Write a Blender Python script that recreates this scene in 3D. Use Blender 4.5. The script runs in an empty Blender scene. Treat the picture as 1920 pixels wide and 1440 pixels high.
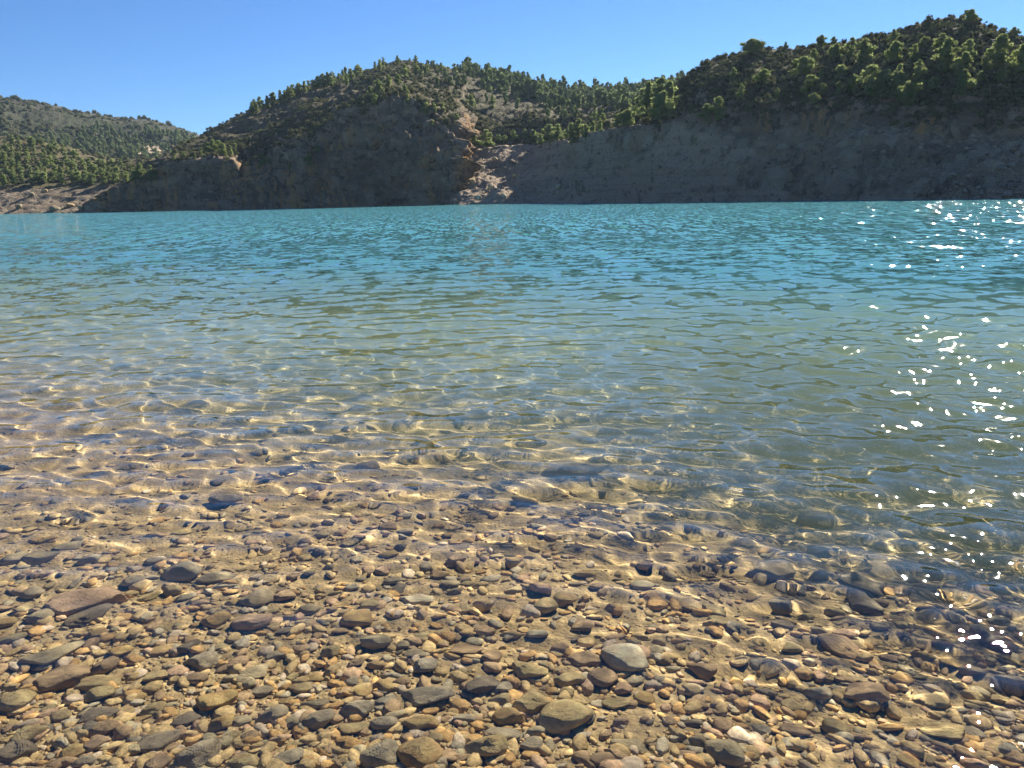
import bpy, bmesh, math, random
import numpy as np
from mathutils import Vector, Matrix

sc = bpy.context.scene
COL = sc.collection
R = math.radians
rng = np.random.default_rng(7)
random.seed(7)

# ------------------------------------------------------------------ camera
CAM_H, FPX, PITCH, ROLL = 1.5, 1450.0, 13.55, -1.4
cam = bpy.data.objects.new('camera', bpy.data.cameras.new('camera'))
COL.objects.link(cam)
sc.camera = cam
cam.data.sensor_width = 36.0
cam.data.lens = 36.0 * FPX / 1920.0
cam.data.clip_start, cam.data.clip_end = 0.05, 5000
CM = Matrix.Rotation(R(90 - PITCH), 4, 'X') @ Matrix.Rotation(R(ROLL), 4, 'Z')
cam.matrix_world = Matrix.Translation((0, 0, CAM_H)) @ CM

# ------------------------------------------------------------------ sky, sun, exposure
SUN_EL, SUN_AZ = 30.5, 33.0          # azimuth clockwise from +Y
world = bpy.data.worlds.new('World')
sc.world = world
world.use_nodes = True
_nt = world.node_tree
_sky = _nt.nodes.new('ShaderNodeTexSky')
_sky.sky_type = 'NISHITA'
_sky.sun_disc = False
_sky.sun_elevation = R(SUN_EL)
_sky.sun_rotation = R(SUN_AZ)
_sky.altitude = 1500
_sky.air_density = 1.0
_sky.dust_density = 0.0
_sky.ozone_density = 10.0
_nt.links.new(_sky.outputs[0], _nt.nodes['Background'].inputs[0])
_nt.nodes['Background'].inputs[1].default_value = 0.05
sun = bpy.data.objects.new('sun', bpy.data.lights.new('sun', 'SUN'))
COL.objects.link(sun)
sun.data.energy = 5.0
sun.data.color = (1.0, 0.93, 0.79)
sun.data.angle = R(0.53)
sun.data.cycles.is_caustics_light = True
_sd = Vector((math.sin(R(SUN_AZ)) * math.cos(R(SUN_EL)), math.cos(R(SUN_AZ)) * math.cos(R(SUN_EL)), math.sin(R(SUN_EL))))
sun.rotation_euler = _sd.to_track_quat('Z', 'Y').to_euler()
sc.view_settings.view_transform = 'Standard'
sc.view_settings.look = 'None'
sc.view_settings.gamma = 1.0
sc.view_settings.exposure = 1.48
cy = sc.cycles
cy.max_bounces, cy.diffuse_bounces, cy.glossy_bounces, cy.transmission_bounces = 7, 2, 3, 5
cy.transparent_max_bounces = 6
cy.adaptive_threshold = 0.02
cy.caustics_reflective = False
cy.use_denoising = True

# ------------------------------------------------------------------ helpers
CMn = np.array(CM.to_3x3())

def ray(px, py):
    px, py = np.broadcast_arrays(np.asarray(px, float), np.asarray(py, float))
    d = np.stack([(px - 960) / FPX, (720 - py) / FPX, -np.ones_like(px)], -1)
    d = d @ CMn.T
    return d / np.linalg.norm(d, axis=-1, keepdims=True)

def at(px, py, r):                       # point seen at a pixel, r metres away over the ground
    d = ray(px, py)
    k = np.asarray(r, float) / np.hypot(d[..., 0], d[..., 1])
    return d * k[..., None] + np.array([0, 0, CAM_H])

def project(P):
    q = (np.asarray(P, float) - np.array([0, 0, CAM_H])) @ CMn
    z = -q[..., 2]
    z = np.where(np.abs(z) < 1e-6, 1e-6, z)
    return 960 + FPX * q[..., 0] / z, 720 - FPX * q[..., 1] / z, z

def _hash(ix, iy, iz, s):
    h = (ix * 374761393 + iy * 668265263 + iz * 2147483647 + s * 974634757) & 0xFFFFFFFF
    h = ((h ^ (h >> 13)) * 1274126177) & 0xFFFFFFFF
    h = ((h ^ (h >> 16)) * 2246822519) & 0xFFFFFFFF
    return ((h ^ (h >> 15)) & 0xFFFF) / 32767.5 - 1.0

def vnoise(P, s=0):
    P = np.asarray(P, float)
    i = np.floor(P).astype(np.int64)
    f = P - i
    u = f * f * f * (f * (f * 6 - 15) + 10)
    x, y, z = i[..., 0], i[..., 1], i[..., 2]
    out = 0
    for dx in (0, 1):
        wx = u[..., 0] if dx else 1 - u[..., 0]
        for dy in (0, 1):
            wy = u[..., 1] if dy else 1 - u[..., 1]
            for dz in (0, 1):
                wz = u[..., 2] if dz else 1 - u[..., 2]
                out = out + wx * wy * wz * _hash(x + dx, y + dy, z + dz, s)
    return out

def fbm(P, octv=4, s=0, ridged=False):
    P = np.asarray(P, float)
    a, t, n = 1.0, 0.0, 0
    for k in range(octv):
        v = vnoise(P * (2.03 ** k) + 17.3 * k, s + k)
        if ridged:
            v = 1 - 2 * np.abs(v)
        t = t + a * v
        n += a
        a *= 0.5
    return t / n

def pchip(x, y, xq):                      # monotone cubic through the stations
    x, y = np.asarray(x, float), np.asarray(y, float)
    h = np.diff(x)
    d = np.diff(y) / h
    m = np.zeros_like(y)
    m[0], m[-1] = d[0], d[-1]
    for i in range(1, len(x) - 1):
        if d[i - 1] * d[i] > 0:
            w1, w2 = 2 * h[i] + h[i - 1], h[i] + 2 * h[i - 1]
            m[i] = (w1 + w2) / (w1 / d[i - 1] + w2 / d[i])
    k = np.clip(np.searchsorted(x, xq) - 1, 0, len(x) - 2)
    t = (xq - x[k]) / h[k]
    return ((1 + 2 * t) * (1 - t) ** 2 * y[k] + t * (1 - t) ** 2 * h[k] * m[k]
            + t * t * (3 - 2 * t) * y[k + 1] + t * t * (t - 1) * h[k] * m[k + 1])

def make_mesh(name, v, f, smooth=True):
    v, f = np.asarray(v, np.float32), np.asarray(f, np.int32)
    k = f.shape[1]
    me = bpy.data.meshes.new(name)
    me.vertices.add(len(v))
    me.vertices.foreach_set('co', v.ravel())
    me.loops.add(f.size)
    me.loops.foreach_set('vertex_index', f.ravel())
    me.polygons.add(len(f))
    me.polygons.foreach_set('loop_start', np.arange(0, f.size, k, dtype=np.int32))
    me.update(calc_edges=True)
    if smooth:
        me.shade_smooth()
    return me

def add_attr(me, name, vals):
    a = me.attributes.new(name, 'FLOAT', 'POINT')
    a.data.foreach_set('value', np.asarray(vals, np.float32).ravel())

def add_color(me, name, rgb):
    a = me.attributes.new(name, 'FLOAT_COLOR', 'POINT')
    c = np.ones((len(rgb), 4), np.float32)
    c[:, :3] = rgb
    a.data.foreach_set('color', c.ravel())

def grid_faces(n, m):
    i = np.arange(n * m).reshape(n, m)
    return np.stack([i[:-1, :-1], i[:-1, 1:], i[1:, 1:], i[1:, :-1]], -1).reshape(-1, 4)

def link(name, me, mat=None, parent=None, label=None, cat=None, group=None, kind=None):
    o = bpy.data.objects.new(name, me)
    COL.objects.link(o)
    if mat is not None and me is not None and not me.materials:
        me.materials.append(mat)
    if parent is not None:
        o.parent = parent
    if label: o['label'] = label
    if cat: o['category'] = cat
    if group: o['group'] = group
    if kind: o['kind'] = kind
    return o

_ONES = 'first second third fourth fifth sixth seventh eighth ninth tenth eleventh twelfth thirteenth fourteenth fifteenth sixteenth seventeenth eighteenth nineteenth'.split()
_TENS = ['', '', 'twenty', 'thirty', 'forty', 'fifty', 'sixty', 'seventy', 'eighty', 'ninety']
_TENTH = ['', '', 'twentieth', 'thirtieth', 'fortieth', 'fiftieth', 'sixtieth', 'seventieth', 'eightieth', 'ninetieth']
def ordinal(n):
    if n < 20: return _ONES[n - 1]
    return _TENTH[n // 10] if n % 10 == 0 else _TENS[n // 10] + '-' + _ONES[n % 10 - 1]

# ------------------------------------------------------------------ materials
class NT:
    def __init__(self, name):
        self.m = bpy.data.materials.new(name)
        self.m.use_nodes = True
        self.t = self.m.node_tree
        self.t.nodes.clear()
        self.out = self.n('ShaderNodeOutputMaterial')
    def n(self, typ, **kw):
        nd = self.t.nodes.new(typ)
        for k, v in kw.items():
            setattr(nd, k, v)
        return nd
    def l(self, a, b):
        self.t.links.new(a, b)
    def val(self, sock, v):
        if hasattr(v, 'links') or isinstance(v, bpy.types.NodeSocket):
            self.l(v, sock)
        else:
            sock.default_value = v
    def math(self, op, a, b=0.0, c=None, clamp=False):
        nd = self.n('ShaderNodeMath', operation=op, use_clamp=clamp)
        self.val(nd.inputs[0], a)
        self.val(nd.inputs[1], b)
        if c is not None: self.val(nd.inputs[2], c)
        return nd.outputs[0]
    def vmath(self, op, a, b=(0, 0, 0), s=None):
        nd = self.n('ShaderNodeVectorMath', operation=op)
        self.val(nd.inputs[0], a)
        self.val(nd.inputs[1], b)
        if s is not None: self.val(nd.inputs['Scale'], s)
        return nd.outputs[0]
    def noise(self, vec, scale, detail=4, rough=0.55, color=False):
        nd = self.n('ShaderNodeTexNoise')
        self.l(vec, nd.inputs['Vector'])
        nd.inputs['Scale'].default_value = scale
        nd.inputs['Detail'].default_value = detail
        nd.inputs['Roughness'].default_value = rough
        return nd.outputs['Color' if color else 'Fac']
    def ramp(self, fac, a, b, va=0.0, vb=1.0):
        nd = self.n('ShaderNodeMapRange', interpolation_type='SMOOTHSTEP')
        self.l(fac, nd.inputs[0])
        for i, v in zip((1, 2, 3, 4), (a, b, va, vb)):
            nd.inputs[i].default_value = v
        return nd.outputs[0]
    def mix(self, fac, a, b):
        nd = self.n('ShaderNodeMix', data_type='RGBA')
        self.val(nd.inputs[0], fac)
        for s, v in ((nd.inputs[6], a), (nd.inputs[7], b)):
            if isinstance(v, tuple):
                s.default_value = v + (1.0,) if len(v) == 3 else v
            else:
                self.l(v, s)
        return nd.outputs[2]
    def pos(self):
        return self.n('ShaderNodeNewGeometry').outputs['Position']
    def obj(self):
        return self.n('ShaderNodeTexCoord').outputs['Object']
    def attr(self, name, out='Fac'):
        return self.n('ShaderNodeAttribute', attribute_name=name).outputs[out]
    def bump(self, h, dist, strength=1.0):
        nd = self.n('ShaderNodeBump')
        self.l(h, nd.inputs['Height'])
        nd.inputs['Distance'].default_value = dist
        nd.inputs['Strength'].default_value = strength
        return nd.outputs[0]
    def principled(self, col, rough=0.9, normal=None, spec=0.2):
        b = self.n('ShaderNodeBsdfPrincipled')
        self.val(b.inputs['Base Color'], col)
        self.val(b.inputs['Roughness'], rough)
        b.inputs['Specular IOR Level'].default_value = spec
        if normal is not None: self.l(normal, b.inputs['Normal'])
        self.l(b.outputs[0], self.out.inputs[0])
        return self.m

def terrain_material(name, rock_a, rock_b, rock_c, soil_a, soil_b, far=1.0):
    t = NT(name)
    p = t.pos()
    veg = t.attr('veg')
    rocky = t.attr('rocky')
    strat = t.n('ShaderNodeMapping')
    t.l(p, strat.inputs[0])
    strat.inputs['Scale'].default_value = (0.09, 0.09, 0.3)
    n_str = t.noise(strat.outputs[0], 1.0, 6, 0.65)
    vert = t.n('ShaderNodeMapping')
    t.l(p, vert.inputs[0])
    vert.inputs['Scale'].default_value = (0.45, 0.45, 0.05)
    n_ver = t.noise(vert.outputs[0], 1.0, 5, 0.6)
    n_big = t.noise(p, 0.05 / far, 5, 0.6)
    n_mid = t.noise(p, 0.4 / far, 6, 0.65)
    n_fine = t.noise(p, 2.2 / far, 5, 0.7)
    wv = t.n('ShaderNodeTexNoise'); t.l(p, wv.inputs['Vector']); wv.inputs['Scale'].default_value = 0.12 / far; wv.inputs['Detail'].default_value = 3
    wp_ = t.vmath('ADD', p, t.vmath('SCALE', t.vmath('SUBTRACT', wv.outputs['Color'], (0.5, 0.5, 0.5)), s=9.0 * far))
    def cracks(sx, sz, w):
        mp_ = t.n('ShaderNodeMapping'); t.l(wp_, mp_.inputs[0]); mp_.inputs['Scale'].default_value = (sx / far, sx / far, sz / far)
        vo_ = t.n('ShaderNodeTexVoronoi', feature='DISTANCE_TO_EDGE'); t.l(mp_.outputs[0], vo_.inputs['Vector']); vo_.inputs['Scale'].default_value = 1.0
        vc_ = t.n('ShaderNodeTexVoronoi'); t.l(mp_.outputs[0], vc_.inputs['Vector']); vc_.inputs['Scale'].default_value = 1.0
        sp_ = t.n('ShaderNodeSeparateColor'); t.l(vc_.outputs['Color'], sp_.inputs[0])
        return t.ramp(vo_.outputs['Distance'], 0.0, w, 1.0, 0.0), sp_.outputs[0]
    ck1, cell1 = cracks(0.15, 0.07, 0.05)
    ck2, cell2 = cracks(0.5, 0.45, 0.07)
    rock = t.mix(t.ramp(n_str, 0.4, 0.6), rock_a, rock_b)
    rock = t.mix(t.math('MULTIPLY', cell1, 0.55), rock, tuple(0.55 * c for c in rock_a))
    rock = t.mix(t.math('MULTIPLY', t.ramp(cell2, 0.6, 1.0), 0.5), rock, tuple(min(0.5, 1.35 * c) for c in rock_b))
    och = t.math('MULTIPLY', t.ramp(n_ver, 0.45, 0.6, 0, 1.0), t.ramp(n_big, 0.46, 0.56, 0.0, 1.0))
    rock = t.mix(och, rock, rock_c)
    rock = t.mix(t.ramp(n_mid, 0.55, 0.63, 0, 0.7), rock, tuple(0.4 * c for c in rock_a))
    crk = t.math('MULTIPLY', t.math('MAXIMUM', t.math('MULTIPLY', ck1, 0.6), t.math('MULTIPLY', ck2, 0.3)), t.ramp(n_mid, 0.35, 0.6))
    rock = t.mix(crk, rock, tuple(0.22 * c for c in rock_a))
    rk = t.ramp(t.math('ADD', rocky, t.math('MULTIPLY', t.math('SUBTRACT', n_big, 0.5), 2.6)), 0.42, 0.58)
    zs = t.n('ShaderNodeSeparateXYZ'); t.l(p, zs.inputs[0])
    lm = t.n('ShaderNodeMapping'); t.l(p, lm.inputs[0]); lm.inputs['Scale'].default_value = (0.03, 0.03, 1.3)
    ln = t.noise(lm.outputs[0], 1.0, 3, 0.7)
    earth = t.mix(t.ramp(n_fine, 0.4, 0.65), tuple(min(0.5, 1.15 * c) for c in rock_b), tuple(0.85 * c for c in rock_b))
    earth = t.mix(t.ramp(ln, 0.52, 0.64, 0, 0.5), earth, tuple(0.6 * c for c in rock_b))
    earth = t.mix(t.ramp(n_mid, 0.53, 0.64, 0, 0.8), earth, tuple(0.6 * c for c in rock_a))
    earth = t.mix(t.ramp(n_big, 0.46, 0.66, 0, 0.7), earth, tuple(0.7 * c for c in rock_b))
    rock = t.mix(rk, earth, rock)
    soil = t.mix(t.ramp(n_mid, 0.38, 0.62), soil_a, soil_b)
    soil = t.mix(t.ramp(n_fine, 0.55, 0.7, 0, 0.7), soil, tuple(0.4 * c for c in soil_b))
    soil = t.mix(t.ramp(n_big, 0.55, 0.75, 0, 0.5), soil, rock_b)
    vm = t.ramp(t.math('ADD', veg, t.math('MULTIPLY', t.math('SUBTRACT', n_mid, 0.5), 0.9)), 0.4, 0.6)
    col = t.mix(vm, rock, soil)
    h = t.math('ADD', t.math('MULTIPLY', n_mid, 1.0), t.math('MULTIPLY', n_fine, 0.35))
    h = t.math('ADD', h, t.math('MULTIPLY', n_ver, 0.5))
    h = t.math('SUBTRACT', h, t.math('MULTIPLY', t.math('MULTIPLY', crk, rk), 0.3))
    return t.principled(col, 0.95, t.bump(h, 2.0 * far, 1.0), 0.1)

M_ROCK = terrain_material('cliff_and_scrub', (0.195, 0.152, 0.115), (0.36, 0.275, 0.195), (0.47, 0.28, 0.13), (0.075, 0.07, 0.038), (0.125, 0.105, 0.062))
M_SHORE = terrain_material('bare_drawdown_slope', (0.255, 0.20, 0.15), (0.43, 0.33, 0.24), (0.37, 0.27, 0.18), (0.15, 0.12, 0.075), (0.22, 0.17, 0.11))
M_BEACH = terrain_material('pale_beach_slope', (0.22, 0.17, 0.12), (0.29, 0.235, 0.175), (0.25, 0.195, 0.13), (0.10, 0.09, 0.045), (0.16, 0.13, 0.07))
M_FAR = terrain_material('distant_hillside', (0.10, 0.093, 0.078), (0.14, 0.125, 0.10), (0.12, 0.098, 0.07), (0.04, 0.05, 0.026), (0.068, 0.07, 0.04), 2.5)

def foliage_material(name, a, b, trans=(0.26, 0.34, 0.06), amt=0.35):
    t = NT(name)
    p = t.pos()
    rnd = t.n('ShaderNodeObjectInfo').outputs['Random']
    n1 = t.noise(p, 0.9, 3, 0.6)
    f = t.math('ADD', t.math('MULTIPLY', rnd, 0.55), t.math('MULTIPLY', n1, 0.6))
    col = t.mix(t.ramp(f, 0.2, 0.85), a, b)
    d = t.n('ShaderNodeBsdfDiffuse')
    t.l(col, d.inputs[0])
    tr = t.n('ShaderNodeBsdfTranslucent')
    tr.inputs[0].default_value = trans + (1,)
    mx = t.n('ShaderNodeMixShader')
    mx.inputs[0].default_value = amt
    t.l(d.outputs[0], mx.inputs[1])
    t.l(tr.outputs[0], mx.inputs[2])
    t.l(mx.outputs[0], t.out.inputs[0])
    return t.m

M_PINE = foliage_material('pine_needles', (0.075, 0.11, 0.045), (0.14, 0.17, 0.07), (0.34, 0.40, 0.15), 0.48)
M_PINE_FAR = foliage_material('distant_pine_needles', (0.078, 0.105, 0.054), (0.125, 0.148, 0.074), (0.25, 0.31, 0.13), 0.45)
M_SHRUB = foliage_material('scrub_leaves', (0.062, 0.07, 0.038), (0.11, 0.105, 0.06), (0.16, 0.17, 0.08), 0.3)
_t = NT('pine_bark')
M_BARK = _t.principled(_t.mix(_t.ramp(_t.noise(_t.obj(), 14, 4), 0.4, 0.6), (0.06, 0.042, 0.03), (0.15, 0.11, 0.08)), 0.95)

# ------------------------------------------------------------------ terrain
TERR = []      # (name, object, verts, normals, px, py, r, veg) used to stand plants on the ground

def terrain(name, stations, seg, veg, amp, mat, label, step=4.0, freq=0.11, vert_crack=1.0, seed=0, after=None, rocky=None, ledge=0.6):
    """stations: (px, [row, ...]); a row is (py, r) seen at that height, or ('z', z, r)."""
    xs = np.array([s[0] for s in stations], float)
    K = len(stations[0][1])
    az = np.zeros((len(xs), K)); rr = az.copy(); zz = az.copy()
    for i, (px, rows) in enumerate(stations):
        for j, row in enumerate(rows):
            if row[0] == 'z':
                hy = 372 - (px - 960) * math.tan(R(-ROLL))
                p = at(px, hy, row[2]); p[2] = row[1]
            else:
                p = at(px, row[0], row[1])
            az[i, j] = math.atan2(p[0], p[1]); rr[i, j] = math.hypot(p[0], p[1]); zz[i, j] = p[2]
    xq = np.arange(xs[0], xs[-1] + 0.01, step)
    A = np.stack([pchip(xs, az[:, j], xq) for j in range(K)], 1)
    Rr = np.stack([pchip(xs, rr[:, j], xq) for j in range(K)], 1)
    Z = np.stack([pchip(xs, zz[:, j], xq) for j in range(K)], 1)
    # along the profile: straight runs, softened at the joints
    tq = np.concatenate([j + np.arange(seg[j]) / seg[j] for j in range(K - 1)] + [[K - 1.0]])
    def prof(Q):
        q = np.stack([np.interp(tq, np.arange(K), Q[i]) for i in range(len(xq))], 1)
        for _ in range(2):
            q[1:-1] = 0.25 * q[:-2] + 0.5 * q[1:-1] + 0.25 * q[2:]
        return q
    A, Rr, Z = prof(A), prof(Rr), prof(Z)
    P = np.stack([Rr * np.sin(A), Rr * np.cos(A), Z], -1)
    am = np.interp(tq, np.arange(K), amp)[:, None] * np.ones(len(xq))
    vg = np.interp(tq, np.arange(K), veg)[:, None] * np.ones(len(xq))
    def normals(P):
        du = np.gradient(P, axis=1); dv = np.gradient(P, axis=0)
        n = np.cross(du, dv)
        n /= np.linalg.norm(n, axis=-1, keepdims=True) + 1e-9
        return n
    N = normals(P)
    steep = np.clip((0.85 - N[..., 2]) / 0.35, 0, 1)
    d = fbm(P * freq, 5, seed) * 1.1 + 0.5 * fbm(P * freq * 3.1, 4, seed + 9, True)
    crack = 1.5 * fbm(P * np.array([0.11, 0.11, 0.015]), 4, seed + 20, True) + 0.45 * fbm(P * np.array([0.03, 0.03, 0.42]), 4, seed + 31, True)
    d = d + vert_crack * steep * crack + 0.22 * fbm(P * 0.8, 3, seed + 80, True)
    zz_ = P[..., 2] * 0.2 + 1.3 * fbm(P * 0.035, 3, seed + 50)
    saw = zz_ - np.floor(zz_)
    saw2 = zz_ * 2.7 - np.floor(zz_ * 2.7)
    d = d + ledge * steep * ((np.clip(saw * 1.25, 0, 1) - 0.5) * 1.1 + (saw2 - 0.5) * 0.45)
    blk = fbm(np.floor(P * np.array([0.16, 0.16, 0.11]) + 0.35 * fbm(P * 0.09, 2, seed + 60)[..., None]) * 7.7, 1, seed + 61)
    d = d + 0.55 * ledge * steep * blk
    d = d - 0.35
    if after is not None:
        d = d + after(P, xq[None, :] * np.ones_like(Z), tq[:, None] * np.ones_like(Z))
    P = P + N * (d * am)[..., None]
    N = normals(P)
    vg = np.clip(vg - 0.75 * np.clip((0.62 - N[..., 2]) / 0.25, 0, 1) * (vg < 0.97), 0, 1)
    me = make_mesh(name, P.reshape(-1, 3), grid_faces(len(tq), len(xq)))
    add_attr(me, 'veg', vg)
    add_attr(me, 'rocky', (np.ones_like(vg) if rocky is None else rocky(xq[None, :] * np.ones_like(vg), tq[:, None] * np.ones_like(vg))))
    o = link(name, me, mat, label=label, cat='hillside', kind='structure')
    V = P.reshape(-1, 3)
    a, b, c = project(V)
    TERR.append((name, o, V, N.reshape(-1, 3), a, b, np.hypot(V[:, 0], V[:, 1]), vg.ravel()))
    return o

# far hill on the left
st = []
for px, s in ((-500, 150), (-250, 165), (0, 181), (50, 189), (100, 199), (140, 208), (200, 217), (260, 220), (300, 228), (340, 240), (378, 254), (430, 268), (520, 285)):
    st.append((px, [('z', -3, 470), (345, 500), ((345 + s) * 0.5 + 18, 640), (s + 22, 800), (s, 900), ('z', 40, 1050)]))
terrain('hill_far_left', st, (3, 26, 30, 20, 8), (0.9, 0.9, 0.75, 0.6, 0.45, 0.6), (1, 5, 9, 9, 4, 5), M_FAR,
        'distant rocky scrub hill behind the wood on the left', 5, 0.014, 0.7, 3)

# wooded slope and beach on the left
st = []
for px, r0, rows in ((-500, 410, ((370, 430), (345, 450), (288, 500), (235, 550))),
                     (-100, 362, ((372, 382), (348, 402), (292, 450), (242, 500))),
                     (0, 352, ((373, 372), (347, 392), (295, 440), (248, 490))),
                     (100, 342, ((371, 362), (346, 382), (300, 430), (262, 480))),
                     (160, 336, ((367, 355), (343, 375), (310, 420), (280, 470))),
                     (230, 330, ((362, 348), (341, 365), (318, 410), (294, 460))),
                     (300, 325, ((357, 342), (337, 360), (314, 400), (292, 450))),
                     (420, 320, ((350, 335), (325, 352), (302, 390), (282, 440)))):
    st.append((px, [('z', -5, r0 - 12), ('z', 0.0, r0)] + list(rows) + [('z', 4, rows[-1][1] + 60)]))
terrain('wooded_slope', st, (3, 16, 16, 18, 14, 5), (0, 0, 0.1, 0.75, 0.95, 0.95, 0.95), (0.5, 0.9, 1.6, 1.4, 1.2, 1.5, 1), M_BEACH,
        'pale bare beach rising to a wooded slope on the left', 4, 0.06, 0.6, 11)

# central hill with its cliff, and the saddle running to the right
st = []
for px, r0, rows in ((330, 275, ((350, 285), (318, 295), (300, 315), (285, 340), (275, 365))),
                     (362, 266, ((340, 276), (306, 288), (287, 312), (270, 345), (259, 380))),
                     (400, 258, ((345, 270), (300, 282), (276, 310), (256, 352), (243, 395))),
                     (445, 250, ((350, 262), (318, 272), (272, 302), (238, 352), (217, 400))),
                     (500, 240, ((340, 248), (308, 262), (256, 298), (216, 350), (192, 402))),
                     (560, 232, ((330, 240), (268, 252), (222, 292), (189, 348), (167, 402))),
                     (620, 228, ((320, 234), (232, 246), (199, 288), (167, 345), (147, 402))),
                     (680, 224, ((310, 229), (194, 240), (173, 284), (150, 342), (133, 402))),
                     (720, 222, ((300, 227), (183, 238), (161, 280), (137, 340), (120, 400))),
                     (760, 221, ((300, 226), (186, 237), (160, 280), (134, 340), (111, 400))),
                     (800, 220, ((300, 225), (196, 236), (169, 280), (141, 340), (118, 400))),
                     (850, 219, ((310, 224), (222, 236), (184, 280), (150, 342), (128, 405))),
                     (885, 248, ((330, 252), (262, 259), (200, 288), (158, 348), (134, 410))),
                     (950, 247, ((330, 250), (260, 257), (219, 284), (172, 352), (143, 418))),
                     (1020, 243, ((330, 246), (256, 252), (225, 260), (185, 360), (157, 430))),
                     (1090, 216, ((330, 219), (252, 226), (225, 255), (190, 370), (170, 450))),
                     (1150, 181, ((330, 183), (240, 193), (215, 250), (190, 370), (170, 460))),
                     (1210, 173, ((320, 176), (228, 187), (208, 245), (185, 370), (166, 460))),
                     (1290, 168, ((320, 171), (225, 182), (200, 245), (175, 370), (154, 460))),
                     (1420, 165, ((320, 168), (225, 180), (200, 245), (170, 370), (145, 460)))):
    st.append((px, [('z', -6, r0 - 7), ('z', 0.0, r0)] + list(rows) + [('z', 30, rows[-1][1] + 70)]))
terrain('hill_central', st, (3, 46, 50, 40, 30, 22, 6), (0, 0, 0.0, 0.62, 0.9, 0.93, 0.9, 0.9), (0.5, 1.6, 3.6, 2.4, 2.4, 2.4, 1.6, 3), M_ROCK,
        'central hill with a tall shaded cliff above the water', 3, 0.09, 0.9, 23)

# low bluff on the left
st = []
for px, r0, rows in ((118, 304, (('z', -1, 306), ('z', -1, 314), ('z', -1, 330))),
                     (150, 298, (('z', 0.3, 300), ('z', 0.6, 306), ('z', 0.5, 322))),
                     (172, 294, ((378, 296.5), (376, 302), (376, 322))),
                     (205, 290, ((361, 293), (357, 300), (355, 325))),
                     (262, 283, ((334, 286), (328, 296), (322, 325))),
                     (312, 277, ((305, 280), (298, 290), (290, 325))),
                     (345, 272, ((301, 275), (292, 288), (283, 322))),
                     (385, 267, ((299, 270), (289, 284), (279, 318))),
                     (436, 262, ((301, 265), (291, 278), (279, 312))),
                     (446, 259, ((330, 262), (312, 272), (292, 302))),
                     (480, 252, ((368, 255), (350, 262), (330, 280))),
                     (530, 246, (('z', 0, 247), ('z', 0, 252), ('z', 0, 262)))):
    st.append((px, [('z', -5, r0 - 6), ('z', 0.0, r0)] + list(rows)))
terrain('bluff_low', st, (3, 44, 16, 12), (0, 0, 0.35, 0.9, 0.9), (0.4, 1.3, 1.7, 1.0, 1.2), M_ROCK,
        'low shaded rock bluff at the waterline left of the big cliff', 2.5, 0.16, 0.9, 41)

# bare drawdown slope from the cliff to the right edge
def gully(P, px, tq):
    # a spur running down-left to the water and a rocky gully beside it
    c = np.interp(tq, (1, 3), (905, 1085))
    spur = 0.8 * np.exp(-((px - c) / 26.0) ** 2)
    g = -0.5 * np.exp(-((px - (c - 75)) / 34.0) ** 2)
    toe = 1.2 * np.exp(-((px - 935) / 16.0) ** 2 - ((tq - 1.35) / 0.3) ** 2)
    return (spur + g + toe) * (tq > 0.9)
st = []
for px, r0, mid, top in ((838, 224, (340, 234), (285, 244)), (868, 205, (345, 224), (287, 249)), (900, 202, (345, 221), (280, 249)),
                         (960, 199, (343, 219), (272, 247)), (1000, 198, (340, 217), (269, 243)), (1050, 189, (330, 205), (265, 225)), (1100, 176, (325, 186), (257, 200)),
                         (1180, 163, (318, 168), (240, 176)), (1250, 154, (314, 159), (231, 166)), (1340, 145, (311, 150), (233, 157)),
                         (1450, 137, (309, 142), (237, 149)), (1600, 127, (307, 132), (235, 139)), (1750, 119, (307, 124), (242, 131)),
                         (1920, 112, (308, 117), (261, 124)), (2150, 107, (308, 112), (270, 119)), (2450, 103, (308, 108), (280, 115))):
    st.append((px, [('z', -6, r0 - 8), ('z', 0.0, r0), mid, top, (top[0] + 2, top[1] + 6), ('z', 0, top[1] + 14)]))
terrain('shore_slope', st, (3, 52, 46, 8, 4), (0, 0, 0.08, 0.25, 0.9, 0.9), (0.4, 0.9, 1.5, 1.1, 0.6, 0.5), M_SHORE,
        'bare brown drawdown slope above the far waterline', 3, 0.14, 0.9, 57, gully, lambda px, tq: np.clip(0.15 + np.clip((px - 1250 + 60 * np.sin(tq * 5.0)) / 420, 0, 1) * 0.6 + np.clip(tq - 1.9, 0, 1) * 0.4 * (px > 1050), 0, 1))

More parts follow.
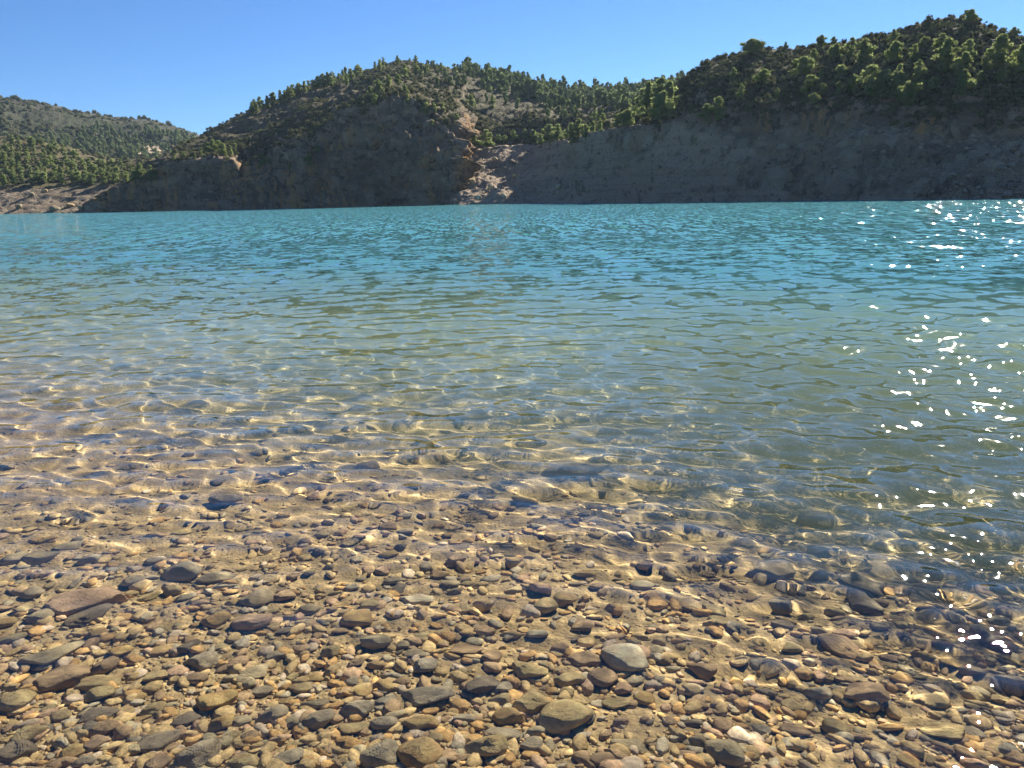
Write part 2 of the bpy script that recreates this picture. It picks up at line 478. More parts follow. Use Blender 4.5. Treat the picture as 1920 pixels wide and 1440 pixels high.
# steep wooded hill on the right
st = []
for px, b, c, m, s in ((1236, (236, 166), (230, 170), (222, 178), (214, 186)),
                       (1258, (234, 165), (215, 168), (190, 178), (168, 188)),
                       (1290, (234, 161), (206, 164), (172, 178), (142, 190)),
                       (1340, (235, 157), (205, 160), (150, 173), (107, 186)),
                       (1400, (237, 152), (205, 155), (150, 167), (94, 181)),
                       (1480, (238, 147), (200, 150), (145, 162), (89, 176)),
                       (1540, (237, 143), (196, 146), (140, 157), (83, 171)),
                       (1600, (236, 139), (195, 142), (135, 153), (77, 167)),
                       (1660, (238, 135), (195, 138), (130, 149), (65, 163)),
                       (1720, (241, 132), (195, 135), (122, 146), (43, 160)),
                       (1770, (245, 130), (198, 133), (118, 144), (30, 158)),
                       (1810, (250, 128), (200, 131), (118, 142), (31, 156)),
                       (1850, (255, 127), (205, 130), (124, 141), (48, 155)),
                       (1920, (262, 124), (205, 127), (132, 138), (71, 153)),
                       (2100, (266, 120), (210, 123), (150, 134), (110, 149)),
                       (2450, (275, 115), (220, 118), (170, 129), (150, 144))):
    s = (s[0], s[1] + (10 if px > 1300 else 0))
    zt = float(at(px, s[0], s[1])[2])
    st.append((px, [('z', 2, b[1] - 1), b, c, m, s, ('z', zt - 2.0, s[1] + 14), ('z', 0, s[1] + 90)]))

terrain('hill_right', st, (4, 26, 44, 44, 10, 8), (0.2, 0.25, 0.5, 1.0, 1.0, 0.95, 0.9), (0.3, 1.1, 1.6, 1.1, 0.7, 1, 2), M_ROCK,
        'steep dark wooded hill on the right above bare rock', 3, 0.13, 0.8, 71)

def snap(px, py, only=None):
    best = None
    for t in TERR:
        if only and t[0] not in only: continue
        d2 = (t[4] - px) ** 2 + ((t[5] - py) * 1.2) ** 2
        k = d2 < 16
        if k.any():
            i = np.where(k)[0]
            i = i[np.argmin(t[6][i])]
            c = (0, t[6][i], t, i)
        else:
            i = int(np.argmin(d2))
            c = (d2[i], t[6][i], t, i)
        if best is None or (c[0], c[1]) < (best[0], best[1]):
            best = c
    t, i = best[2], best[3]
    return t[2][i], t[3][i], t[0]

# ------------------------------------------------------------------ water and lakebed
def depth(x, y):
    x, y = np.asarray(x, float), np.asarray(y, float)
    d = 0.06 + 0.112 * (y - 1.35) + 0.056 * (x + 1.35)
    q = np.stack([x * 0.55, y * 0.55, np.zeros_like(x)], -1)
    d = d + 0.05 * fbm(q, 3, 5) * np.clip(d * 4 + 0.3, 0.2, 1.6)
    return np.clip(d, -4, 9)

def axis(lo, hi, c, fine, n):
    a = np.linspace(0, 1, n)
    k = math.asinh((hi - c) / fine); j = math.asinh((c - lo) / fine)
    return c + fine * np.sinh(np.linspace(-j, k, n))

bx = np.unique(np.concatenate([np.arange(-3.6, 3.6, 0.027), axis(-900, 900, 0, 6, 140)]))
by = np.unique(np.concatenate([np.arange(0.6, 5.6, 0.027), axis(-60, 900, 2, 5, 140)]))
X, Y = np.meshgrid(bx, by)
near = np.exp(-((np.hypot(X, Y - 2) / 7.0) ** 4))
q = np.stack([X, Y, np.zeros_like(X)], -1)
Zb = -depth(X, Y) + near * (0.016 * fbm(q * 5, 4, 8) + 0.007 * fbm(q * 23, 2, 12))
bed_me = make_mesh('lakebed', np.stack([X, Y, Zb], -1).reshape(-1, 3), grid_faces(*X.shape))
t = NT('silty_gravel_bed')
p = t.pos()
n1 = t.noise(p, 2.2, 5, 0.6); n2 = t.noise(p, 28, 4, 0.7); n3 = t.noise(p, 0.6, 3)
vo = t.n('ShaderNodeTexVoronoi'); t.l(p, vo.inputs['Vector']); vo.inputs['Scale'].default_value = 75
vo2 = t.n('ShaderNodeTexVoronoi'); t.l(p, vo2.inputs['Vector']); vo2.inputs['Scale'].default_value = 38
grain = t.n('ShaderNodeSeparateColor'); t.l(vo.outputs['Color'], grain.inputs[0])
col = t.mix(t.ramp(n1, 0.35, 0.65), (0.39, 0.28, 0.12), (0.50, 0.37, 0.175))
col = t.mix(t.math('MULTIPLY', grain.outputs[0], 0.5), col, (0.24, 0.165, 0.09))
col = t.mix(t.ramp(n2, 0.5, 0.75, 0, 0.6), col, (0.52, 0.41, 0.25))
sx = t.n('ShaderNodeSeparateXYZ'); t.l(p, sx.inputs[0])
deep = t.ramp(sx.outputs[2], -0.35, -1.2)
col = t.mix(deep, col, (0.50, 0.42, 0.235))
h = t.math('ADD', t.math('MULTIPLY', vo.outputs['Distance'], -0.5), t.math('MULTIPLY', vo2.outputs['Distance'], -0.8))
h = t.math('ADD', h, t.math('MULTIPLY', n2, 0.3))
M_BED = t.principled(col, 0.95, t.bump(h, 0.012, 0.9), 0.1)
bed = link('lakebed', bed_me, M_BED, label='tan silty lakebed sloping down under the clear water', cat='lakebed', kind='structure')
bed.cycles.is_caustics_receiver = True

NS, NR = 44, 40                     # chop and the small ripples on it
wl = np.concatenate([0.3 * (1.5 / 0.3) ** np.sort(rng.random(NS)), 0.085 * (0.3 / 0.085) ** np.sort(rng.random(NR))])
NW = NS + NR
wa = R(96) + np.concatenate([rng.normal(0, 0.62, NS), rng.normal(0, 0.95, NR)])
wp = rng.random(NW) * 6.283
ws = np.concatenate([0.031 * np.exp(-((np.log(wl[:NS] / 0.5)) / 0.9) ** 2), 0.034 * (wl[NS:] / 0.2) ** 0.35])
def waves(x, y, r, d):
    z = np.zeros_like(x)
    damp = 0.5 + 0.5 * np.clip((d - 0.04) / 0.22, 0, 1)
    gust = 0.75 + 0.5 * vnoise(np.stack([x * 0.23, y * 0.11, 0 * x], -1), 77)
    for i in range(NW):
        k = 2 * math.pi / wl[i]
        ph = k * (x * math.cos(wa[i]) + y * math.sin(wa[i])) + wp[i]
        cell = 0.0052 * r
        res = np.clip((wl[i] / cell - 2.5) / 3.0, 0, 1)
        s = np.sin(ph)
        z += res * ws[i] * wl[i] / 6.283 * (s + 0.18 * np.cos(2 * ph))
    return z * damp * gust * (0.8 + 0.2 * np.clip((r - 2.5) / 4.0, 0, 1))
ang = np.concatenate([np.linspace(-66, -40, 40, endpoint=False), np.linspace(-40, 42, 470, endpoint=False), np.linspace(42, 66, 40)])
ang = np.radians(ang)
rad = np.concatenate([0.9 * np.exp(np.arange(0, math.log(10 / 0.9), 0.005)), np.exp(np.arange(math.log(10), math.log(60), 0.0078)), np.exp(np.arange(math.log(60), math.log(1000), 0.03))])
A, Rw = np.meshgrid(ang, rad)
X, Y = Rw * np.sin(A), Rw * np.cos(A) - 0.5
D = depth(X, Y)
Z = waves(X, Y, Rw, D)
wf = grid_faces(*X.shape)[:, ::-1]
water_me = make_mesh('lake_water', np.stack([X, Y, Z], -1).reshape(-1, 3), wf)
if water_me.polygons[0].normal.z < 0:
    water_me.flip_normals()
add_attr(water_me, 'depth', D)
t = NT('lake_water')
p = t.pos()
dep = t.attr('depth')
murk = t.math('SUBTRACT', 1.0, t.math('EXPONENT', t.math('MULTIPLY', t.math('MAXIMUM', t.math('SUBTRACT', dep, 0.36), 0.0), -1.0)))
dist = t.n('ShaderNodeVectorMath', operation='LENGTH'); t.l(p, dist.inputs[0])
farf = t.ramp(dist.outputs['Value'], 4, 30, 0.0, 1.0)
mp = t.n('ShaderNodeMapping'); t.l(p, mp.inputs[0]); mp.inputs['Scale'].default_value = (0.95, 1.0, 1.0)
c1 = t.noise(mp.outputs[0], 1.4, 3, 0.7, color=True)
mq = t.n('ShaderNodeMapping'); t.l(p, mq.inputs[0]); mq.inputs['Scale'].default_value = (3.0, 0.5, 1.0)
c0 = t.noise(mq.outputs[0], 1.0, 2, 0.6, color=True)
ff = t.ramp(dist.outputs['Value'], 16, 45, 0.0, 1.0)
c1 = t.mix(ff, c1, c0)
c2 = t.noise(mp.outputs[0], 5.0, 2, 0.6, color=True)
pert = t.vmath('ADD', t.vmath('SUBTRACT', c1, (0.5, 0.5, 0.5)), t.vmath('SCALE', t.vmath('SUBTRACT', c2, (0.5, 0.5, 0.5)), s=t.math('MULTIPLY', t.math('SUBTRACT', 1.0, ff), 0.8)))
pert = t.vmath('MULTIPLY', pert, (0.9, 1.0, 0.0))
pert = t.vmath('SCALE', pert, s=t.math('MULTIPLY', farf, t.math('MULTIPLY_ADD', ff, 0.25, 1.45)))
nrm = t.vmath('NORMALIZE', t.vmath('ADD', t.n('ShaderNodeNewGeometry').outputs['Normal'], pert))
gl = t.n('ShaderNodeBsdfGlass'); gl.inputs['IOR'].default_value = 1.333; gl.inputs['Roughness'].default_value = 0.0
t.l(t.mix(murk, (1, 1, 1), (0.80, 0.95, 0.88)), gl.inputs['Color'])
t.l(nrm, gl.inputs['Normal'])
df = t.n('ShaderNodeBsdfDiffuse')
t.l(t.mix(t.ramp(dep, 0.5, 2.0), (0.225, 0.28, 0.14), (0.072, 0.23, 0.265)), df.inputs['Color'])
up = t.n('ShaderNodeCombineXYZ'); up.inputs[2].default_value = 1
t.l(up.outputs[0], df.inputs['Normal'])
gs = t.n('ShaderNodeBsdfGlossy'); gs.inputs['Roughness'].default_value = 0.03; t.l(nrm, gs.inputs['Normal'])
fr = t.n('ShaderNodeFresnel'); fr.inputs['IOR'].default_value = 1.333; t.l(nrm, fr.inputs['Normal'])
m2 = t.n('ShaderNodeMixShader'); t.l(fr.outputs[0], m2.inputs[0]); t.l(df.outputs[0], m2.inputs[1]); t.l(gs.outputs[0], m2.inputs[2])
m1 = t.n('ShaderNodeMixShader'); t.l(murk, m1.inputs[0]); t.l(gl.outputs[0], m1.inputs[1]); t.l(m2.outputs[0], m1.inputs[2])
t.l(m1.outputs[0], t.out.inputs[0])
water = link('lake_water', water_me, t.m, label='rippled lake water, clear near the shore and turquoise further out', cat='water', kind='structure')
water.cycles.is_caustics_caster = True

# ------------------------------------------------------------------ trees
def ico(sub):
    bm = bmesh.new()
    bmesh.ops.create_icosphere(bm, subdivisions=sub, radius=1.0)
    v = np.array([x.co[:] for x in bm.verts]); f = np.array([[q.index for q in x.verts] for x in bm.faces])
    bm.free()
    return v, f
ICO1, ICO2, ICO3, ICO4 = ico(1), ico(2), ico(3), ico(4)

def leaf_tris(centers, normals, size, g):
    n = len(centers)
    a = np.cross(normals, g.normal(size=(n, 3))); a /= np.linalg.norm(a, axis=1, keepdims=True) + 1e-9
    b = np.cross(normals, a)
    th = g.random(n) * 6.283
    sz = size * (0.6 + 0.8 * g.random(n))
    V = []
    for k in range(3):
        w = th + k * 2.094 + g.normal(0, 0.25, n)
        V.append(centers + (a * np.cos(w)[:, None] + b * np.sin(w)[:, None]) * sz[:, None])
    return np.stack(V, 1).reshape(-1, 3)

def crown_mesh(seed, lobes, leaves, wide, base, leaf, top=0.62, stem=False):
    g = np.random.default_rng(seed)
    V, F, nv = [], [], 0
    for k in range(lobes):
        u = k / max(1, lobes - 1)
        z = base + (1 - base) * (0.06 + 0.84 * u) + g.normal(0, 0.03)
        s = math.sin(math.pi * min(1, max(0, (u * 0.86 + 0.17)))) ** top
        ang = k * 2.4 + g.normal(0, 0.5)
        rr = wide * s * (0.1 + 0.85 * g.random() ** 0.8) if u < 0.93 else 0.02
        if k % 3 == 0: rr *= 0.3
        c = np.array([rr * math.cos(ang), rr * math.sin(ang), z])
        rad = np.array([1, 1, 0.78]) * wide * (0.24 + 0.24 * g.random()) * (0.75 + 0.45 * s)
        c[2] = min(c[2], 1 - rad[2] * 0.9)
        v, f = ICO1
        core = v * rad * 0.72 * (1 + 0.25 * g.normal(size=(len(v), 1))) + c
        V.append(core); F.append(f + nv); nv += len(core)
        d = g.normal(size=(leaves, 3)); d /= np.linalg.norm(d, axis=1, keepdims=True)
        d[:, 2] = np.where(d[:, 2] < -0.5, -d[:, 2], d[:, 2])
        pr = 0.72 + 0.42 * g.random((leaves, 1)) ** 1.4
        nn = d + 0.55 * g.normal(size=d.shape); nn /= np.linalg.norm(nn, axis=1, keepdims=True)
        tv = leaf_tris(c + d * rad * pr, nn, leaf, g)
        V.append(tv); F.append(np.arange(len(tv)).reshape(-1, 3) + nv); nv += len(tv)
    nf = sum(len(f) for f in F)
    if stem:                                # a small far tree keeps its stem in the same mesh
        tv, tf = tube([(0, 0, z) for z in (-0.08, 0.3, 0.6, 0.92)], (0.03, 0.03, 0.03, 0.02), 5)
        V.append(tv); F.append(tf + nv); nv += len(tv)
        for k in range(lobes):              # and a limb to every clump
            c = V[2 * k].mean(0)
            tv, tf = tube([(0, 0, c[2] - 0.06), c], (0.02, 0.015), 3)
            V.append(tv); F.append(tf + nv); nv += len(tv)
    me = make_mesh('pine_crown', np.concatenate(V), np.concatenate(F), False)
    me.materials.append(M_PINE)
    if stem:
        me.materials.append(M_BARK)
        mi = np.zeros(len(me.polygons), np.int32); mi[nf:] = 1
        me.polygons.foreach_set('material_index', mi)
    return me

def tube(pts, rads, n=6):
    pts = np.asarray(pts, float); V, F = [], []
    for i, p in enumerate(pts):
        d = pts[min(i + 1, len(pts) - 1)] - pts[max(i - 1, 0)]
        d /= np.linalg.norm(d)
        a = np.cross(d, (0.3, 1, 0.1)); a /= np.linalg.norm(a); b = np.cross(d, a)
        w = np.arange(n) / n * 6.283
        V.append(p + rads[i] * (np.cos(w)[:, None] * a + np.sin(w)[:, None] * b))
    for i in range(len(pts) - 1):
        for k in range(n):
            q = i * n + k; s = i * n + (k + 1) % n
            F += [(q, s, s + n), (q, s + n, q + n)]
    return np.concatenate(V), np.array(F)

def trunk_mesh(seed, base, wide):
    g = np.random.default_rng(seed)
    bend = g.normal(0, 0.03, 2)
    pts = [np.array([bend[0] * t * t, bend[1] * t * t, t]) for t in (-0.06, 0.1, 0.3, 0.5, 0.72)]
    V, F = tube(pts, (0.026, 0.02, 0.017, 0.012, 0.006))
    V, F = [V], [F]; nv = len(V[0])
    for k in range(6):
        t = base + 0.06 + 0.08 * k
        a = k * 2.4 + g.random()
        p0 = np.array([bend[0] * t * t, bend[1] * t * t, t])
        p1 = p0 + np.array([math.cos(a), math.sin(a), 0.55]) * wide * 0.5
        v, f = tube((p0, (p0 + p1) / 2 + np.array([0, 0, -0.015]), p1), (0.009, 0.006, 0.003), 4)
        V.append(v); F.append(f + nv); nv += len(v)
    me = make_mesh('pine_trunk', np.concatenate(V), np.concatenate(F))
    me.materials.append(M_BARK)
    return me

TYPES = {'round': (0.33, 0.10, 22, 64, 0.026), 'tall': (0.27, 0.09, 24, 60, 0.025), 'broad': (0.5, 0.2, 22, 66, 0.03), 'bush': (0.46, 0.02, 11, 70, 0.042)}
PROTO, SMALL = {}, {}
for ti, (k, (wide, base, lobes, leaves, leaf)) in enumerate(TYPES.items()):
    PROTO[k] = [(crown_mesh(100 + 10 * ti + v, lobes, leaves, wide, base, leaf), trunk_mesh(300 + 10 * ti + v, base, wide)) for v in range(4)]
    # small far ones: crown and trunk in a single light mesh
    SMALL[k] = []
    for v in range(3):
        c = crown_mesh(500 + 10 * ti + v, 10, 34, wide, base * 0.8, leaf * 1.5, stem=True)
        SMALL[k].append(c)

def tree(px, top, base, kind, label, cat='pine tree', group=None, only=None, wscale=1.0, big=None, lean=0.0, name='pine_tree'):
    P, N, where = snap(px, base, only)
    dep = float(project(P)[2])
    H = max(1.2, (base - top) * dep / FPX * (1.24 if group and 'steep right' in group else 1.1))
    v = random.randrange(4)
    rz = random.random() * 6.283
    if big is None: big = (base - top) >= 21
    loc = Vector(P) - Vector((0, 0, 0.09 * H))
    sx = wscale * (0.9 + 0.2 * random.random())
    if big:
        o = link(name, None, label=label, cat=cat, group=group)
        o.location = loc; o.rotation_euler = (0, lean, rz if not lean else 0); o.scale = (H * sx, H * sx, H)
        link('crown', PROTO[kind][v][0], parent=o)
        link('trunk', PROTO[kind][v][1], parent=o)
    else:
        o = link(name, SMALL[kind][v % 3], label=label, cat=cat, group=group)
        o.location = loc; o.rotation_euler = (0, lean, rz); o.scale = (H * sx, H * sx, H)
    return o

# --- the pines on the right hill, one by one: (px, top, base, kind, width, label)
RH = [
 (1411, 75, 100, 'broad', 1.5, 'broad umbrella pine on the left shoulder of the right hill skyline'),
 (1473, 78, 91, 'round', 1.0, 'small lone pine on the skyline right of the umbrella pine'),
 (1537, 68, 87, 'broad', 0.9, 'thin open-crowned pine on the right hill skyline, left of a pair'),
 (1562, 70, 85, 'broad', 0.9, 'thin open-crowned pine on the right hill skyline, right of a pair'),
 (1813, 18, 39, 'broad', 1.1, 'leaning pine on the very summit of the right hill'),
 (1902, 52, 70, 'broad', 1.1, 'dark pine on the skyline at the right edge, below the summit'),
 (1671, 58, 84, 'tall', 1.2, 'pine just under the skyline below the long right hill ridge'),
 (1678, 81, 115, 'broad', 0.8, 'broad lit pine directly below the pine under the ridge'),
 (1618, 77, 121, 'round', 1.2, 'large grey-green pine high on the right hill, left of centre'),
 (1592, 74, 108, 'tall', 1.0, 'slim pale pine between two larger pines high on the right hill'),
 (1565, 85, 114, 'broad', 0.8, 'broad pine high on the right hill beneath the open-crowned pair'),
 (1523, 93, 114, 'round', 1.2, 'pointed bright pine above the wide spreading pine'),
 (1507, 109, 138, 'broad', 1.25, 'wide spreading pine on the left half of the right hill'),
 (1429, 131, 155, 'broad', 1.15, 'isolated broad bright pine below the umbrella pine'),
 (1373, 128, 150, 'round', 0.9, 'dim pine near the left flank of the right hill'),
 (1386, 161, 191, 'tall', 1.0, 'slim lit pine low on the left flank of the right hill'),
 (1458, 164, 180, 'round', 0.9, 'tiny pale pine in the dark scrub below the isolated broad pine'),
 (1762, 66, 95, 'tall', 1.3, 'pine standing behind the tall pine below the summit'),
 (1768, 81, 137, 'tall', 1.3, 'tall full-crowned pine below the summit, left of the twin pines'),
 (1728, 72, 92, 'broad', 0.9, 'twin-topped pale pine left of the tall full-crowned pine'),
 (1713, 86, 114, 'round', 0.9, 'grey pine left of and below the twin-topped pine'),
 (1720, 114, 148, 'round', 1.1, 'egg-shaped pine standing apart in dark scrub mid slope'),
 (1812, 78, 109, 'round', 1.2, 'upper pine of the stacked column below the summit'),
 (1804, 100, 141, 'round', 1.15, 'middle pine of the stacked column below the summit, brightest yellow-green'),
 (1805, 133, 176, 'round', 1.1, 'lowest pine of the stacked column below the summit'),
 (1870, 72, 131, 'tall', 1.35, 'tallest pine near the right edge, with a full rounded crown'),
 (1846, 106, 130, 'round', 1.0, 'small pine touching the left side of the tallest edge pine'),
 (1839, 134, 152, 'round', 1.3, 'low round pine between the stacked column and the edge pines'),
 (1876, 127, 153, 'broad', 0.9, 'low broad pine beneath the tallest edge pine'),
 (1910, 90, 138, 'round', 1.2, 'big pine cut by the right edge of the picture'),
 (1684, 124, 157, 'tall', 1.2, 'upright pine rising above the bright low cluster'),
 (1574, 124, 149, 'broad', 1.0, 'broad pine in the middle of the right hill above a row of small ones'),
 (1536, 131, 147, 'round', 1.2, 'small dim pine right of the wide spreading pine'),
 (1518, 144, 176, 'round', 1.3, 'lit pine at the left end of the lower row on the right hill'),
 (1542, 156, 178, 'round', 1.2, 'second pine of the lower row on the right hill'),
 (1571, 153, 173, 'round', 1.2, 'third pine of the lower row on the right hill'),
 (1600, 144, 173, 'broad', 0.9, 'fourth pine of the lower row, broad and ragged'),
 (1636, 128, 176, 'round', 1.25, 'big dark-bodied pine at the left of the bright low cluster'),
 (1652, 138, 186, 'round', 1.3, 'biggest bright pine in the middle of the low cluster'),
 (1681, 141, 183, 'round', 1.1, 'bright pine on the right side of the low cluster'),
 (1700, 157, 197, 'broad', 0.95, 'lowest bright pine of the cluster, hanging over the rock'),
 (1726, 148, 176, 'round', 1.2, 'pine just right of the low bright cluster'),
 (1746, 146, 173, 'broad', 0.9, 'ragged pine two places right of the low bright cluster'),
 (1524, 179, 197, 'broad', 1.1, 'bushy bright pine clinging to the cliff edge under the lower row'),
 (1345, 188, 226, 'round', 1.3, 'dark shaded pine at the foot of the left flank of the right hill'),
 (1322, 196, 228, 'round', 1.2, 'dark shaded pine furthest left at the foot of the right hill'),
]
for px, top, base, k, w, lab in RH:
    tree(px, top, base, k, lab, group='pines on the steep right hill', wscale=w, big=True, lean=0.35 if 'leaning' in lab else 0.0, only=('hill_right',))

# --- the saddle between the hills
SD = [
 (1202, 166, 219, 'round', 1.0, 'leftmost tall pine of the dark clump beside the right hill'),
 (1217, 155, 222, 'tall', 1.0, 'second pine from the left in the tall dark clump, slim trunk showing'),
 (1237, 143, 212, 'tall', 1.25, 'tallest pine of the dark clump beside the right hill'),
 (1240, 168, 222, 'round', 1.05, 'front pine of the tall dark clump, round lit crown'),
 (1256, 148, 196, 'round', 1.0, 'rear pine of the tall dark clump, against the right hill'),
 (1179, 187, 211, 'round', 1.0, 'yellow-green pine just left of the tall dark clump'),
 (1173, 207, 238, 'broad', 0.9, 'rounded pine below and left of the tall dark clump'),
 (1159, 213, 237, 'round', 1.1, 'pine touching the left side of the rounded pine by the tall clump'),
 (1134, 212, 231, 'round', 1.2, 'small round pine up the slope behind the yellow bushes'),
 (1115, 203, 220, 'round', 1.1, 'dark small pine higher on the saddle above the yellow bushes'),
 (1125, 225, 244, 'bush', 0.9, 'right yellow-green bushy pine on the saddle edge'),
 (1110, 226, 245, 'bush', 0.9, 'left yellow-green bushy pine on the saddle edge'),
]
for px, top, base, k, w, lab in SD:
    tree(px, top, base, k, lab, group='pines on the saddle', wscale=w, big=True)
row = [(1095, 231, 257, 'round'), (1083, 219, 254, 'round'), (1070, 228, 266, 'round'), (1049, 232, 263, 'round'), (1030, 232, 266, 'broad'), (1011, 250, 271, 'round'),
       (1001, 247, 268, 'bush'), (981, 242, 263, 'round'), (966, 242, 266, 'round'), (946, 251, 266, 'bush'), (935, 249, 266, 'bush'), (911, 241, 275, 'round'), (893, 252, 272, 'bush')]
row.sort()
for i, (px, top, base, k) in enumerate(row):
    tree(px, top, base, k, f'{ordinal(i + 1)} pine from the left in the row edging the bare gully slope', group='pines edging the bare slope', wscale=1.05, big=True)

# --- central hill: summit and slope trees
CH = [(743, 104, 121, 'tall', 'dark pine on the left of the central summit'), (769, 105, 116, 'tall', 'tiny thin pine between two on the central summit'),
      (780, 103, 120, 'tall', 'tall pine on the right of the central summit'), (759, 118, 143, 'round', 'rounded pine just under the central summit'),
      (779, 117, 137, 'round', 'pine group leader right under the central summit'), (730, 137, 161, 'round', 'lit round pine on the upper left shoulder under the summit'),
      (745, 136, 155, 'round', 'pine right of the lit round pine on the upper shoulder'), (706, 148, 173, 'round', 'bright pine on the shoulder left of the cliff head'),
      (692, 160, 176, 'bush', 'low bush-like pine left of the bright shoulder pine'), (703, 175, 193, 'bush', 'bushy pine at the head of the cliff edge'),
      (760, 155, 172, 'round', 'pine on the grassy ledge above the cliff head'), (762, 176, 192, 'round', 'pine standing right on the cliff head'),
      (648, 143, 160, 'round', 'pine below the ridge row on the left slope'), (623, 143, 161, 'round', 'pine left of it below the ridge row on the left slope'),
      (796, 194, 212, 'bush', 'pale bush-like pine right of the cliff head'), (817, 192, 207, 'bush', 'grey-green bush-like pine near the right cliff rim'),
      (832, 193, 208, 'bush', 'bush-like pine next to the grey-green one at the right rim'), (847, 190, 204, 'tall', 'thin pine at the right cliff rim'),
      (855, 209, 221, 'bush', 'yellow-green bush growing from the right cliff face'), (886, 175, 200, 'round', 'pine on the right flank above the rock step'),
      (925, 176, 200, 'tall', 'pine at the right end of the rock step'), (811, 228, 238, 'bush', 'tiny bush halfway up the right side of the cliff'),
      (581, 285, 307, 'bush', 'bright yellow-green bush cluster on the cliff foot slope'), (590, 276, 286, 'bush', 'small bright bush just above the bright cluster'),
      (597, 271, 279, 'bush', 'uppermost tiny bush above the bright cluster'), (571, 294, 303, 'bush', 'small bush at the left of the bright cluster'),
      (540, 306, 317, 'bush', 'low bright bush left of and below the bright cluster'), (503, 292, 303, 'bush', 'bush above the gap between bluff and cliff'),
      (495, 291, 305, 'bush', 'dark bush in the gap between bluff and cliff'), (487, 302, 312, 'bush', 'lowest bush in the gap between bluff and cliff')]
for px, top, base, k, lab in CH:
    tree(px, top, base, k, lab, group='pines and bushes on the central hill', big=(base - top) > 15, wscale=1.1)
# skyline of the right shoulder of the central hill
sk = [(805, 117, 134), (819, 121, 133), (829, 115, 134), (842, 122, 136), (853, 118, 137), (868, 117, 136), (881, 117, 135), (888, 119, 135), (906, 126, 139), (919, 122, 141), (926, 124, 141), (938, 129, 144), (951, 131, 147), (962, 134, 150)]
for i, (px, top, base) in enumerate(sk):
    tree(px, top, base, 'round' if i % 3 else 'tall', f'{ordinal(i + 1)} pine from the left on the skyline right of the central summit', group='skyline pines right of the central summit', wscale=1.1)
# ridge row left of the summit
rg = np.random.default_rng(3)
xs = np.sort(np.concatenate([np.linspace(473, 676, 40) + rg.normal(0, 1.6, 40), rg.uniform(688, 722, 4)]))
for i, px in enumerate(xs):
    sky = np.interp(px, (445, 500, 560, 620, 680, 720), (217, 192, 167, 147, 133, 120))
    h = rg.uniform(12, 21)
    tree(px, sky - h + 5, sky + 5 + rg.uniform(0, 5), 'tall' if rg.random() < 0.5 else 'round', f'{ordinal(i + 1)} pine from the lower end of the row climbing the left ridge',
         group='pines along the left ridge of the central hill', wscale=1.15)
# bluff top
bt = [(377, 279, 291), (390, 263, 284), (399, 259, 285), (408, 262, 285), (417, 266, 287), (433, 271, 290), (440, 266, 282), (345, 283, 296), (425, 280, 293), (364, 287, 297), (330, 285, 299)]
bt.sort()
for i, (px, top, base) in enumerate(bt):
    tree(px, top, base, 'round', f'{ordinal(i + 1)} pine from the left on top of the low bluff', group='pines on the low bluff', wscale=1.15)
# the wood above the left beach: rows from the beach upward
fr_ = np.random.default_rng(5)
rows_ = [('front row', 345, 18, 23, 300, 15), ('second row', 331, 17, 22, 292, 15), ('third row', 317, 17, 21, 240, 14.5), ('fourth row', 303, 16, 20, 150, 14), ('fifth row', 289, 16, 19, 128, 14), ('top row', 274, 14, 18, 104, 14)]
for nm, y, h0, h1, x1, stp in rows_:
    xs = np.arange(-4, x1, stp) + fr_.normal(0, 2.4, len(np.arange(-4, x1, stp)))
    for i, px in enumerate(np.sort(xs)):
        b = y + fr_.normal(0, 2.5) - (px / 300) * 6
        h = fr_.uniform(h0, h1)
        tree(px, b - h, b, 'round' if fr_.random() < 0.7 else 'broad', f'{ordinal(i + 1)} pine from the left in the {nm} of the wood above the beach',
             group='pines of the wood above the left beach', wscale=1.1 if h > 0 else 1)

# --- distant woods and scrub: masses nobody could count
def scatter(name, label, cat, region, n, size, mesh_fn, mat, seed, only=None, vegmin=0.4, kind='stuff', clump=0.0):
    g = np.random.default_rng(seed)
    V, F, nv, k = [], [], 0, 0
    ts = [t for t in TERR if (only is None or t[0] in only)]
    cand = []
    for t in ts:
        ok = region(t[4], t[5]) & (t[7] > vegmin) & (t[3][:, 2] > 0.25)
        if clump:
            ok &= vnoise(t[2] * clump, seed) + 0.5 * vnoise(t[2] * clump * 2.7, seed + 1) > -0.22
        i = np.where(ok)[0]
        if len(i): cand.append((t, i))
    tot = sum(len(i) for _, i in cand)
    protos = [mesh_fn(s) for s in range(6)]
    for t, i in cand:
        m = int(n * len(i) / tot)
        pick = g.choice(i, m, replace=m > len(i))
        for j in pick:
            v, f = protos[g.integers(6)]
            a = g.random() * 6.283
            s = size[0] * (size[1] / size[0]) ** g.random()
            c_, s_ = math.cos(a), math.sin(a)
            w = v * s * np.array([1, 1, g.uniform(0.8, 1.25)])
            w = np.stack([w[:, 0] * c_ - w[:, 1] * s_, w[:, 0] * s_ + w[:, 1] * c_, w[:, 2]], 1)
            P = t[2][j] + np.array([g.normal(0, 0.6), g.normal(0, 0.6), -0.08 * s])
            V.append(w + P); F.append(f + nv); nv += len(v)
    me = make_mesh(name, np.concatenate(V), np.concatenate(F), False)
    return link(name, me, mat, label=label, cat=cat, kind=kind)

